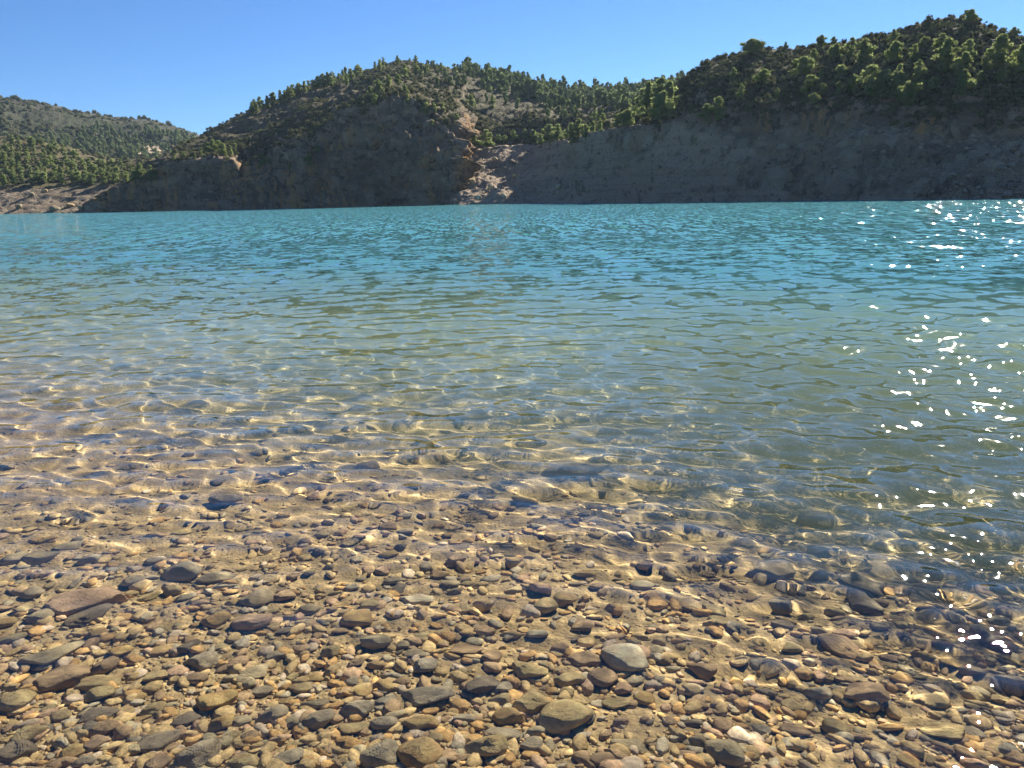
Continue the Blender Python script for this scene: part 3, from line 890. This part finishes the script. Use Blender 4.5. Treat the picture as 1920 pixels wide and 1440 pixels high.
def shrub_proto(s):
    g = np.random.default_rng(900 + s)
    v, f = ICO1
    core = v * np.array([0.42, 0.42, 0.3]) * (1 + 0.2 * g.normal(size=(len(v), 1))) + np.array([0, 0, 0.2])
    d = g.normal(size=(19, 3)); d /= np.linalg.norm(d, axis=1, keepdims=True); d[:, 2] = np.abs(d[:, 2])
    tv = leaf_tris(d * np.array([0.5, 0.5, 0.5]) * (0.8 + 0.3 * g.random((19, 1))) + np.array([0, 0, 0.1]), d, 0.18, g)
    return np.concatenate([core, tv]), np.concatenate([f[f.max(1) < 99], np.arange(len(tv)).reshape(-1, 3) + len(core)])

def fartree_proto(s):
    g = np.random.default_rng(950 + s)
    V, F, nv = [], [], 0
    for k in range(5):
        z = 0.25 + 0.15 * k
        c = np.array([g.normal(0, 0.07), g.normal(0, 0.07), z])
        rr = 0.22 * (1.05 - 0.12 * abs(k - 1.2)) * g.uniform(0.8, 1.1)
        v, f = ICO1
        w = v * rr * (1 + 0.22 * g.normal(size=(len(v), 1))) + c
        V.append(w); F.append(f + nv); nv += len(w)
        d = g.normal(size=(12, 3)); d /= np.linalg.norm(d, axis=1, keepdims=True)
        tv = leaf_tris(c + d * rr * 1.08, d + 0.4 * g.normal(size=d.shape), 0.06, g)
        V.append(tv); F.append(np.arange(len(tv)).reshape(-1, 3) + nv); nv += len(tv)
    return np.concatenate(V), np.concatenate(F)

def inpoly(poly):
    poly = np.array(poly, float)
    def fn(x, y):
        c = np.zeros(x.shape, bool)
        j = len(poly) - 1
        for i in range(len(poly)):
            xi, yi = poly[i]; xj, yj = poly[j]
            k = ((yi > y) != (yj > y)) & (x < (xj - xi) * (y - yi) / (yj - yi + 1e-9) + xi)
            c ^= k
            j = i
        return c
    return fn

scatter('saddle_forest', 'dense pine forest covering the saddle behind the gully trees', 'forest',
        inpoly([(860, 132), (950, 135), (1100, 160), (1300, 140), (1300, 215), (1180, 212), (1120, 205), (1060, 205), (990, 190), (930, 175)]), 520, (4.0, 6.8), fartree_proto, M_PINE_FAR, 61, ('hill_central',))
scatter('saddle_edge_wood', 'thin scatter of small pines on the right flank of the central hill', 'wood',
        inpoly([(790, 125), (950, 140), (1060, 200), (1180, 212), (1180, 232), (1040, 230), (930, 200), (850, 180), (780, 150)]), 80, (2.6, 4.6), fartree_proto, M_PINE_FAR, 62, ('hill_central',))
scatter('distant_wood', 'distant pale green pine wood on the far left hill', 'forest',
        inpoly([(0, 262), (120, 262), (190, 240), (370, 255), (370, 305), (150, 310), (0, 300)]), 620, (3.6, 7.5), fartree_proto, M_PINE_FAR, 63, ('hill_far_left',), 0.2)
scatter('distant_scrub', 'sparse dark scrub dotted over the far left hill', 'scrub',
        inpoly([(-200, 120), (400, 120), (400, 345), (-200, 345)]), 1700, (2.2, 6.0), shrub_proto, M_SHRUB, 64, ('hill_far_left',), 0.2, clump=0.016)
scatter('hill_scrub', 'low olive scrub covering the slopes of the central hill', 'scrub',
        lambda x, y: (x > 330) & (x < 1400), 6400, (0.8, 2.3), shrub_proto, M_SHRUB, 65, ('hill_central', 'bluff_low'), 0.45, clump=0.045)
scatter('right_scrub', 'dense dark scrub between the pines on the right hill', 'scrub',
        lambda x, y: (x > 1230) & (x < 2100) & (y < 240), 4600, (0.5, 1.5), shrub_proto, M_SHRUB, 66, ('hill_right',), 0.35)
scatter('left_slope_scrub', 'low scrub and small bushes among the left wood', 'scrub',
        lambda x, y: (x > -150) & (x < 420) & (y < 345), 1100, (1.2, 3.2), shrub_proto, M_SHRUB, 67, ('wooded_slope',), 0.5)
scatter('cliff_bushes', 'small dark bushes dotted on the shaded cliff ledges', 'bushes',
        lambda x, y: (x > 170) & (x < 2000) & (y < 330) & ((x < 880) | (y < 245)), 900, (0.6, 1.7), shrub_proto, M_SHRUB, 68, ('hill_central', 'bluff_low', 'hill_right'), -1.0)

# ------------------------------------------------------------------ stones
def rock_shape(seed, sub, planes=11, soft=14.0, rough=0.03):
    g = np.random.default_rng(seed)
    v, f = {1: ICO1, 2: ICO2, 3: ICO3, 4: ICO4}[sub]
    n = g.normal(size=(planes, 3)); n /= np.linalg.norm(n, axis=1, keepdims=True)
    h = g.uniform(0.62, 1.0, planes)
    d = v @ n.T
    rr = np.where(d > 0.05, h[None] / np.maximum(d, 0.05), 9.0)
    rr = np.concatenate([rr, np.full((len(v), 1), 1.12)], 1)
    rad = -np.log(np.exp(-soft * rr).sum(1)) / soft
    out = v * rad[:, None]
    out = out * (1 + rough * fbm(out * 3.0 + seed, 4, seed)[:, None] * 2)
    lo, hi = out.min(0), out.max(0)
    return (out - (lo + hi) / 2) / (hi - lo), f     # unit box

COLS = {'tan': (0.551, 0.396, 0.175), 'grey': (0.43, 0.36, 0.225), 'orange-brown': (0.586, 0.361, 0.132), 'brown': (0.40, 0.275, 0.14),
        'olive-grey': (0.42, 0.345, 0.19), 'dark grey': (0.215, 0.178, 0.115), 'pale': (0.583, 0.455, 0.291), 'pinkish brown': (0.503, 0.333, 0.186)}

def stone_material(name, col):
    t = NT(name)
    p = t.obj(); w = t.pos()
    rnd = t.n('ShaderNodeObjectInfo').outputs['Random']
    off = t.n('ShaderNodeVectorMath', operation='ADD'); t.l(p, off.inputs[0])
    cb = t.n('ShaderNodeCombineXYZ'); t.l(t.math('MULTIPLY', rnd, 50.0), cb.inputs[0]); t.l(cb.outputs[0], off.inputs[1])
    q = off.outputs[0]
    n1 = t.noise(q, 2.2, 5, 0.65); n2 = t.noise(q, 11, 5, 0.75); n3 = t.noise(w, 160, 2, 0.6)
    c = t.mix(t.ramp(n1, 0.35, 0.65), tuple(0.72 * x for x in col), tuple(min(0.6, 1.22 * x) for x in col))
    c = t.mix(t.ramp(n2, 0.55, 0.72, 0, 0.65), c, tuple(0.5 * x for x in col))
    c = t.mix(t.ramp(n2, 0.42, 0.28, 0, 0.5), c, tuple(min(0.6, 1.25 * x + 0.03) for x in col))
    c = t.mix(t.math('MULTIPLY', rnd, 0.35), c, (0.36, 0.265, 0.15))
    h = t.math('ADD', t.math('MULTIPLY', n2, 1.0), t.math('MULTIPLY', n3, 0.15))
    return t.principled(c, 0.8, t.bump(h, 0.012, 0.8), 0.25)
M_STONE = {k: stone_material(k.replace(' ', '_').replace('-', '_') + '_limestone', v) for k, v in COLS.items()}

def bed_z(x, y):
    q = np.stack([np.asarray(x, float), np.asarray(y, float), np.zeros_like(np.asarray(x, float))], -1)
    return -depth(x, y) + 0.016 * fbm(q * 5, 4, 8) + 0.007 * fbm(q * 23, 2, 12)

def bed_point(px, py):                    # where a pixel's ray, bent at the water surface, meets the bed
    d = ray(px, py)
    s = np.array([0, 0, CAM_H]) + d * (CAM_H / -d[2])
    hz = math.hypot(d[0], d[1]) / 1.333
    k = np.array([d[0], d[1]]) / math.hypot(d[0], d[1])
    tz = math.sqrt(1 - hz * hz)
    p = s.copy()
    for _ in range(14):
        z = float(bed_z(p[0], p[1]))
        L = max(0.0, -z) / tz
        p = np.array([s[0] + k[0] * hz * L, s[1] + k[1] * hz * L, z])
    return p

_ROCKS = {}
def stone(px, py, w, h, color, label, group, shape='block', sub=3, seed=None, rot=None, name='stone', sink=0.17):
    P = bed_point(px, py + h * 0.3)
    dep = float(project(P)[2])
    W = w * dep / FPX
    Dp = W * {'block': 0.75, 'round': 0.85, 'slab': 0.62, 'long': 0.5}[shape]
    ang = math.asin(min(0.95, CAM_H / np.linalg.norm(P - np.array([0, 0, CAM_H]))))
    Hh = (h * dep / FPX - Dp * math.sin(ang)) / math.cos(ang)
    lo, hi = {'block': (0.55, 0.85), 'round': (0.55, 0.85), 'slab': (0.32, 0.5), 'long': (0.36, 0.5)}[shape]
    Hh = min(max(Hh, lo * W), hi * W) / (1 - sink)
    seed = random.randrange(10 ** 6) if seed is None else seed
    key = (seed % 40, sub, shape == 'round')
    if key not in _ROCKS:
        _ROCKS[key] = rock_shape(2000 + seed % 40, sub, 7 if key[2] else 13, 6.0 if key[2] else 22.0, 0.025 if key[2] else 0.06)
    v, f = _ROCKS[key]
    if (key, color) not in _ROCKS:
        _ROCKS[(key, color)] = make_mesh('stone', v, f)
    me = _ROCKS[(key, color)]
    o = link(name, me, M_STONE[color], label=label, cat='stone', group=group)
    o.scale = (W * 1.05, Dp * 1.05, Hh)
    o.location = (P[0], P[1] + Dp * 0.2, P[2] + Hh * (0.5 - sink))
    az = math.atan2(P[0], P[1])
    o.rotation_euler = (random.uniform(-0.16, 0.16), random.uniform(-0.16, 0.16), -az + (random.uniform(-0.3, 0.3) if rot is None else rot))
    o.cycles.is_caustics_receiver = True
    return (px, py, w, h, color, P, o)

HERO = [  # px, py, w, h, colour, shape, short name, label
 (157, 1127, 138, 46, 'pinkish brown', 'slab', 'pitted overhanging slab', 'broad pitted pinkish brown slab with a dark undercut below it'),
 (160, 1156, 84, 24, 'dark grey', 'slab', 'undercut stone', 'dark flat stone tucked under the pitted overhanging slab'),  # dark colour stands for the shadow beneath the slab
 (73, 1154, 45, 32, 'olive-grey', 'round', 'stone beside the undercut', 'rounded olive-grey stone at the left end of the slab undercut'),
 (92, 1227, 104, 46, 'olive-grey', 'slab', 'pale olive slab', 'broad flat olive-grey slab near the left edge, below the pitted slab'),
 (107, 1268, 108, 56, 'brown', 'slab', 'large brown wedge', 'large brown wedge-shaped stone leaning left, under the olive slab'),
 (183, 1277, 78, 32, 'tan', 'long', 'long tan stone', 'long smooth tan stone beside the large brown wedge'),
 (25, 1315, 66, 44, 'tan', 'round', 'rounded edge stone', 'rounded tan stone cut by the left edge, below the brown wedge'),
 (283, 1326, 48, 40, 'tan', 'block', 'square tan block', 'square-faced tan block standing upright near the lower left'),
 (403, 1316, 73, 40, 'orange-brown', 'block', 'rough orange block', 'rough orange-brown block right of the square tan block'),
 (508, 1339, 58, 40, 'grey', 'block', 'grey five-sided stone', 'grey many-sided stone right of the rough orange block'),
 (343, 1349, 58, 30, 'dark grey', 'slab', 'dark flat stone', 'dark grey flat stone just below the square tan block'),
 (190, 1364, 52, 40, 'brown', 'round', 'lumpy brown stone', 'lumpy brown stone left of the dark flat stone'),
 (180, 1340, 66, 30, 'dark grey', 'slab', 'dark pitted stone', 'dark pitted stone above the lumpy brown stone'),
 (290, 1387, 82, 46, 'grey', 'slab', 'grey tilted slab', 'grey tilted slab with a black shadow under its lower edge'),
 (372, 1415, 84, 60, 'grey', 'block', 'rough grey boulder', 'rough grey boulder touching the bottom edge, left of centre'),
 (22, 1412, 72, 44, 'dark grey', 'block', 'black corner stone', 'blackish stone in the bottom left corner'),
 (468, 1167, 68, 42, 'pinkish brown', 'block', 'pinkish chunk', 'pinkish brown chunk alone in clear shallow water, left of centre'),
 (223, 1222, 44, 28, 'orange-brown', 'block', 'small orange stone', 'small orange stone right of the olive slab'),
 (377, 1241, 62, 31, 'grey', 'block', 'brick-shaped stone', 'brick-shaped grey stone in the middle of the left half'),
 (433, 1247, 58, 24, 'brown', 'slab', 'flat brown stone', 'flat brown stone touching the right end of the brick-shaped stone'),
 (472, 1260, 60, 32, 'olive-grey', 'slab', 'tilted olive stone', 'tilted olive-grey flat stone right of the flat brown stone'),
 (350, 1211, 42, 30, 'dark grey', 'round', 'dark lumpy stone', 'dark lumpy stone behind the brick-shaped stone'),
 (192, 1250, 50, 28, 'brown', 'block', 'brown chip', 'brown stone between the olive slab and the long tan stone'),
 (183, 1302, 54, 30, 'tan', 'block', 'tan chip', 'tan angular stone directly below the long tan stone'),
 (72, 1041, 60, 38, 'olive-grey', 'round', 'olive cobble', 'rounded olive cobble under water near the left edge, far row'),
 (123, 1020, 54, 26, 'grey', 'slab', 'flat grey cobble', 'flat grey cobble behind and right of the olive cobble'),
 (25, 1045, 45, 28, 'olive-grey', 'round', 'edge cobble', 'olive cobble cut by the left edge in the far row'),
 (167, 1045, 42, 32, 'grey', 'block', 'upright grey cobble', 'upright grey cobble right of the olive cobble'),
 (337, 1070, 70, 38, 'grey', 'round', 'smooth submerged cobble', 'smooth grey submerged cobble under rippled light, left of centre'),
 (402, 1081, 64, 28, 'olive-grey', 'long', 'long olive cobble', 'long olive-grey cobble right of the smooth submerged cobble'),
 (477, 1121, 62, 34, 'olive-grey', 'round', 'broad olive cobble', 'broad olive cobble above the pinkish chunk'),
 (580, 1140, 46, 30, 'olive-grey', 'round', 'shaded cobble', 'olive cobble right of the broad olive cobble'),
 (1063, 1343, 104, 82, 'tan', 'round', 'big round boulder', 'biggest rounded tan boulder, right of centre near the bottom'),
 (997, 1313, 70, 66, 'tan', 'block', 'angular tan boulder', 'angular tan boulder leaning on the left of the big round boulder'),
 (800, 1303, 98, 50, 'grey', 'slab', 'large grey slab', 'large smooth grey slab left of the angular tan boulder'),
 (907, 1284, 68, 44, 'dark grey', 'block', 'dark knobbly stone', 'dark knobbly stone between the grey slab and the angular boulder'),
 (943, 1288, 36, 30, 'grey', 'round', 'small grey stone', 'small rounded grey stone touching the dark knobbly stone'),
 (787, 1416, 78, 58, 'orange-brown', 'round', 'orange rounded boulder', 'rounded orange-brown boulder on the bottom edge, centre'),
 (710, 1418, 74, 50, 'grey', 'round', 'grey rounded boulder', 'rounded grey boulder on the bottom edge, left of the orange one'),
 (788, 1356, 68, 44, 'orange-brown', 'long', 'orange wedge', 'orange-brown wedge pointing up right, above the orange boulder'),
 (953, 1344, 56, 38, 'orange-brown', 'block', 'warm brown block', 'warm orange-brown block left of the big round boulder'),
 (943, 1378, 68, 34, 'grey', 'slab', 'streaked grey stone', 'streaked grey flat stone below the warm brown block'),
 (1172, 1238, 82, 46, 'pale', 'round', 'pale oval stone', 'pale oval stone under water, above and right of the big boulder'),
 (993, 1259, 68, 38, 'tan', 'block', 'peaked tan stone', 'peaked tan stone behind the angular tan boulder'),
 (780, 1119, 64, 36, 'pale', 'slab', 'pale flat cobble', 'pale flat cobble with a bright rim of light, centre'),
 (667, 1159, 56, 38, 'orange-brown', 'round', 'smooth orange cobble', 'smooth round orange cobble left of the pale flat cobble'),
 (907, 1183, 42, 28, 'brown', 'block', 'brown shallow stone', 'brown stone right of and below the pale flat cobble'),
 (668, 1331, 64, 36, 'grey', 'block', 'pitted grey stone', 'pitted grey stone left of the large grey slab'),
 (663, 1368, 60, 28, 'tan', 'slab', 'flat tan stone', 'flat tan stone below the pitted grey stone'),
 (913, 1402, 80, 48, 'tan', 'block', 'shadowed tan block', 'tan block crossed by shadows right of the orange boulder'),
 (998, 1399, 40, 24, 'grey', 'round', 'little grey cobble', 'little grey cobble right of the shadowed tan block'),
 (1180, 1398, 64, 28, 'olive-grey', 'slab', 'low olive stone', 'low olive-grey stone right of the big round boulder'),
 (873, 1216, 64, 28, 'brown', 'slab', 'low brown stone', 'low brown flat stone above the peaked tan stone, left'),
 (922, 1231, 42, 28, 'brown', 'round', 'small brown cobble', 'small round brown cobble left of the peaked tan stone'),
 (1095, 1173, 40, 24, 'brown', 'round', 'dark brown cobble', 'dark brown cobble alone on pale silt, right of centre'),
 (1097, 1238, 64, 26, 'brown', 'slab', 'rough brown stone', 'rough brown stone touching the left of the pale oval stone'),
 (703, 1203, 58, 32, 'olive-grey', 'block', 'olive block', 'olive block below and right of the smooth orange cobble'),
 (1362, 1405, 74, 68, 'olive-grey', 'round', 'smooth green-grey boulder', 'smooth green-grey boulder alone near the bottom, right of centre'),
 (1310, 1388, 34, 38, 'olive-grey', 'round', 'green-grey companion', 'small green-grey stone at the left shoulder of the smooth boulder'),
 (1627, 1299, 78, 44, 'brown', 'block', 'brown shaded block', 'brown block with a dark shaded front, lower right'),
 (1777, 1371, 82, 34, 'tan', 'slab', 'flat shadow-casting stone', 'flat tan stone casting a wide dark shadow, lower right corner'),
 (1317, 1253, 54, 34, 'brown', 'block', 'dark brown block', 'dark brown block in shallow water right of the pale oval stone'),
 (1447, 1073, 92, 36, 'dark grey', 'slab', 'long dark slab', 'long dark slab under rippling water on the right, far row'),
 (1617, 1090, 88, 42, 'dark grey', 'slab', 'upper dark slab', 'upper of two dark slabs under water at the right'),
 (1622, 1131, 76, 24, 'dark grey', 'slab', 'lower dark slab', 'lower of two dark slabs under water at the right'),
 (1540, 1181, 36, 32, 'olive-grey', 'block', 'little olive block', 'little olive block between bright light lines at the right'),
 (1467, 1171, 38, 22, 'dark grey', 'round', 'dark oval cobble', 'dark oval cobble left of the little olive block'),
 (1830, 1261, 42, 28, 'dark grey', 'round', 'dark right cobble', 'dark round cobble near the right edge, below the sun sparkle'),
 (1873, 1204, 68, 30, 'dark grey', 'slab', 'dark edge slab', 'dark slab at the right edge above the dark round cobble'),
 (1580, 1214, 84, 22, 'brown', 'slab', 'long brown slab', 'long low brown slab above the brown shaded block'),
 (1737, 1100, 48, 22, 'brown', 'slab', 'thin brown stone', 'thin brown stone right of the two dark slabs'),
 (1570, 1364, 54, 30, 'tan', 'round', 'tan silted cobble', 'tan silted cobble below the brown shaded block'),
 (1608, 1381, 34, 24, 'brown', 'block', 'brown silted stone', 'small brown stone touching the tan silted cobble'),
 (1828, 1371, 52, 30, 'grey', 'slab', 'grey corner stone', 'grey stone right of the flat shadow-casting stone'),
 (180, 765, 34, 18, 'dark grey', 'round', 'far left dark stone', 'dark stone far out in the shallows on the left'),
 (884, 778, 92, 22, 'dark grey', 'slab', 'far centre dark stone', 'dark broad stone far out in the shallows at the centre'),
 (1085, 880, 125, 34, 'dark grey', 'slab', 'dark submerged slab', 'large dark slab deep under the ripples, right of centre'),
 (1530, 966, 58, 36, 'dark grey', 'block', 'square dark stone', 'square dark stone deep under the ripples on the right'),
 (1410, 896, 60, 26, 'dark grey', 'slab', 'faint dark stone', 'faint dark stone deeper out, above the square dark stone'),
 (980, 936, 52, 26, 'dark grey', 'block', 'mid dark stone', 'dark stone just in front of the large dark submerged slab'),
 (420, 938, 56, 26, 'dark grey', 'round', 'left mid dark stone', 'dark cobble in the middle distance left of centre'),
 (370, 858, 44, 20, 'dark grey', 'slab', 'left far dark stone', 'dark flat stone above the dark cobble in the left shallows'),
 (690, 870, 40, 24, 'brown', 'round', 'round submerged cobble', 'round brown cobble in the middle distance near the centre'),
]
HS = []
for i, (px, py, w, h, c, shp, short, lab) in enumerate(HERO):
    HS.append(stone(px, py, w, h, c, lab, 'larger stones on the lakebed', shp, 4 if w > 60 else 3, seed=i * 7 + 3) + (short,))

# the next largest stones, each told apart by what lies nearest to it
def pick_colour(g, px):
    p = np.array([0.34, 0.09, 0.19, 0.17, 0.07, 0.03, 0.05, 0.07])
    return list(COLS)[g.choice(8, p=p / p.sum())]
g = np.random.default_rng(21)
placed = [(s[0], s[1], s[2]) for s in HS]
MIN = []
tries = 0
while len(MIN) < 214 and tries < 60000:
    tries += 1
    py = 960 + 480 * g.random() ** 0.75
    px = g.uniform(-10, 1930)
    if px > 1150 and g.random() < 0.45: continue
    w = (22 + 22 * g.random() ** 2.0 + 6 * g.random()) * (0.55 + 0.45 * (py - 900) / 500) * 1.35
    if any((px - a) ** 2 + ((py - b) * 1.7) ** 2 < (0.43 * (w + c)) ** 2 for a, b, c in placed): continue
    placed.append((px, py, w))
    c = pick_colour(g, px)
    MIN.append((px, py, w, c, ['block', 'block', 'slab', 'round', 'long'][g.integers(5)]))
keys = {}
for m in MIN:
    px, py, w, c, shp = m
    near_ = min(HS, key=lambda s: ((s[0] - px) ** 2 + ((s[1] - py) * 1.4) ** 2) - 0.2 * s[2] ** 2)
    dx, dy = px - near_[0], (py - near_[1]) * 1.6
    if abs(dx) > abs(dy): side = 'right of' if dx > 0 else 'left of'
    else: side = 'below' if dy > 0 else 'above'
    keys.setdefault((near_[-1], side, c), []).append((dx * dx + dy * dy, m))
SHW = {'block': 'angular', 'slab': 'flat', 'round': 'rounded', 'long': 'narrow'}
for (short, side, c), lst in keys.items():
    lst.sort(key=lambda q: q[0])
    for i, (_, (px, py, w, c, shp)) in enumerate(lst):
        pre = '' if len(lst) == 1 else ('nearer ' if i == 0 else 'farther ') if len(lst) == 2 else ordinal(i + 1) + ' nearest '
        lab = f'{pre}small {SHW[shp]} {c} stone {side} the {short}'
        stone(px, py, w, w * 0.55, c, lab, 'small stones on the lakebed', shp, 2 if w < 26 else 3, seed=int(g.integers(10 ** 6)))

# pebbles and gravel: too many to count
def pebbles(name, label, n, seed, s0, s1, dens, y0=905, pw=1.7, sub=2):
    g = np.random.default_rng(seed)
    shapes = [rock_shape(3000 + k, sub, 9, 24.0, 0.06) for k in range(18)]
    tiny = [rock_shape(3000 + k, 1, 9, 24.0, 0.06) for k in range(18)]
    py = y0 + (1465 - y0) * g.random(n * 3) ** 0.7
    px = g.uniform(-90, 2010, n * 3)
    keep = g.random(n * 3) < dens(px, py)
    px, py = px[keep][:n], py[keep][:n]
    m = int(n * 0.5)                        # the bed goes on beyond both edges of the picture and towards the shore
    ex, ey = g.uniform(-720, 2640, m * 4), g.uniform(y0, 1800, m * 4)
    out_ = ((ex < -90) | (ex > 2010) | (ey > 1465)) & (g.random(m * 4) < 0.5 + 0.5 * dens(ex, ey))
    px, py = np.concatenate([px, ex[out_][:m]]), np.concatenate([py, ey[out_][:m]])
    n = len(px)
    d = ray(px, py)
    S = np.array([0, 0, CAM_H]) + d * (CAM_H / -d[:, 2:3])
    hz = np.hypot(d[:, 0], d[:, 1]); k = d[:, :2] / hz[:, None]; hz = hz / 1.333
    p = S[:, :2].copy()
    for _ in range(10):
        z = bed_z(p[:, 0], p[:, 1])
        p = S[:, :2] + k * (hz * np.maximum(0, -z) / np.sqrt(1 - hz * hz))[:, None]
    z = bed_z(p[:, 0], p[:, 1])
    V, F, C, nv = [], [], [], 0
    cols = np.array(list(COLS.values()))
    pr = np.array([0.36, 0.07, 0.19, 0.17, 0.06, 0.02, 0.07, 0.07]); ci = g.choice(8, n, p=pr / pr.sum())
    for i in range(len(px)):
        s = s0 * (s1 / s0) ** (g.random() ** pw)
        v, f = (tiny if s < 0.022 else shapes)[g.integers(18)]
        w = v * np.array([s, s * g.uniform(0.45, 0.92), s * g.uniform(0.3, 0.68)])
        a, b = g.random() * 6.283, g.normal(0, 0.25)
        w = np.stack([w[:, 0], w[:, 1] * math.cos(b) - w[:, 2] * math.sin(b), w[:, 1] * math.sin(b) + w[:, 2] * math.cos(b)], 1)
        w = np.stack([w[:, 0] * math.cos(a) - w[:, 1] * math.sin(a), w[:, 0] * math.sin(a) + w[:, 1] * math.cos(a), w[:, 2]], 1)
        V.append(w + np.array([p[i, 0], p[i, 1], z[i] + s * 0.14])); F.append(f + nv); nv += len(v)
        C.append(np.tile(cols[ci[i]] * g.uniform(0.75, 1.25), (len(v), 1)))
    me = make_mesh(name, np.concatenate(V), np.concatenate(F))
    add_color(me, 'tint', np.concatenate(C))
    o = link(name, me, M_PEB, label=label, cat='pebbles', kind='stuff')
    o.cycles.is_caustics_receiver = True
    return o
t = NT('pebble_stone')
p_ = t.pos()
nn = t.noise(p_, 55, 4, 0.7)
cc = t.n('ShaderNodeMix', data_type='RGBA', blend_type='MULTIPLY'); cc.inputs[0].default_value = 1.0
t.l(t.attr('tint', 'Color'), cc.inputs[6]); t.l(t.mix(t.ramp(nn, 0.35, 0.65), (0.7, 0.7, 0.7), (1.15, 1.15, 1.15)), cc.inputs[7])
M_PEB = t.principled(cc.outputs[2], 0.85, t.bump(nn, 0.006, 0.7), 0.2)
dens = lambda px, py: np.clip(1.0 - 0.55 * np.clip((px - 500) / 1000, 0, 1) + 0.2 * np.sin(px * 0.013 + py * 0.02), 0.15, 1)
pebbles('pebbles', 'brown and grey pebbles strewn over the shallow lakebed', 5200, 31, 0.014, 0.048, dens)
pebbles('cobbles', 'mixed tan and brown cobbles crowding the shallow lakebed', 2700, 33, 0.034, 0.088, dens, 780, 1.35)
pebbles('gravel', 'fine tan gravel between the pebbles on the lakebed', 3800, 32, 0.005, 0.014, dens, sub=1)

# ------------------------------------------------------------------ boulders on the far shores, and the far field
BL = [(104, 392, 20, 9, 'dark grey', 'dark boulder at the waterline of the pale left beach, nearest the bluff'), (131, 384, 16, 7, 'brown', 'brown boulder behind the dark waterline boulder on the left beach'),
      (58, 366, 13, 8, 'dark grey', 'dark grey boulder halfway up the pale left beach'), (84, 358, 12, 7, 'brown', 'small brown boulder high on the pale left beach'),
      (36, 387, 15, 7, 'dark grey', 'low dark boulder near the left end of the beach waterline'), (150, 389, 12, 6, 'brown', 'small brown boulder touching the foot of the low bluff'),
      (896, 372, 14, 8, 'pale', 'pale boulder low in the bare gully beside the cliff'), (918, 352, 12, 8, 'tan', 'tan boulder in the middle of the bare gully'),
      (884, 340, 13, 8, 'tan', 'tan boulder on the cliff side of the bare gully'), (946, 366, 13, 7, 'pale', 'pale boulder near the gully mouth on the right'),
      (905, 318, 12, 7, 'pale', 'pale boulder in the upper bare gully'), (962, 330, 12, 7, 'tan', 'tan boulder on the right bank of the bare gully'),
      (925, 300, 11, 6, 'tan', 'highest tan boulder in the bare gully'), (1045, 352, 14, 9, 'pale', 'pale rock jutting from the slope right of the gully')]
for i, (px, py, w, h, c, lab) in enumerate(BL):
    P, N, _ = snap(px, py)
    dep = float(project(P)[2])
    v, f = rock_shape(4000 + i, 3, 10, 13.0, 0.06)
    o = link('boulder', make_mesh('boulder', v, f), M_STONE[c], label=lab, cat='boulder', group='boulders on the far shore')
    W = w * dep / FPX
    o.scale = (W, W * 0.8, h * dep / FPX * 1.2)
    o.location = Vector(P) + Vector((0, 0, 0.25 * o.scale[2]))
    o.rotation_euler = (0.1, 0.15, i * 1.3)
gv = []
for py in np.linspace(291, 279, 5):
    for px in np.linspace(262 + (291 - py) * 0.5, 302, 9):
        P, N, _ = snap(px, py, ('hill_far_left',))
        gv.append(P + np.array([0, -1.0, 1.6]))
t = NT('ploughed_earth')
M_FIELD = t.principled(t.mix(t.ramp(t.noise(t.pos(), 0.15, 4), 0.4, 0.6), (0.30, 0.215, 0.145), (0.37, 0.275, 0.19)), 0.95)
link('field', make_mesh('field', gv, grid_faces(5, 9)), M_FIELD, label='small pale ploughed field between the distant trees', cat='field', kind='structure')

def rubble_proto(k):
    v, f = rock_shape(5000 + k, 1, 9, 14.0, 0.06)
    return v * np.array([1, 0.8, 0.65]), f
t = NT('slope_rubble')
M_RUB = t.principled(t.mix(t.ramp(t.noise(t.pos(), 0.7, 3), 0.4, 0.6), (0.15, 0.12, 0.095), (0.31, 0.25, 0.19)), 0.95)
scatter('slope_rubble', 'loose rubble scattered over the bare far slopes and beach', 'rubble',
        lambda x, y: (x > -60) & (x < 1980) & (y > 225), 1500, (0.25, 1.1), rubble_proto, M_RUB, 91, ('shore_slope', 'wooded_slope'), -1.0)

# ------------------------------------------------------------------ the air
bm = bmesh.new()
bmesh.ops.create_cube(bm, size=1.0)
hz_me = bpy.data.meshes.new('haze')
bm.to_mesh(hz_me); bm.free()
t = NT('thin_air_haze')
vp = t.n('ShaderNodeVolumePrincipled')
vp.inputs['Color'].default_value = (0.55, 0.75, 1.0, 1.0)
vp.inputs['Density'].default_value = 0.00007
vp.inputs['Anisotropy'].default_value = 0.35
t.l(vp.outputs[0], t.out.inputs['Volume'])
haze = link('haze', hz_me, t.m, label='thin blue summer haze filling the valley air', cat='haze', kind='stuff')
haze.scale = (1812, 1076, 120)
haze.location = (0, 475, 50)
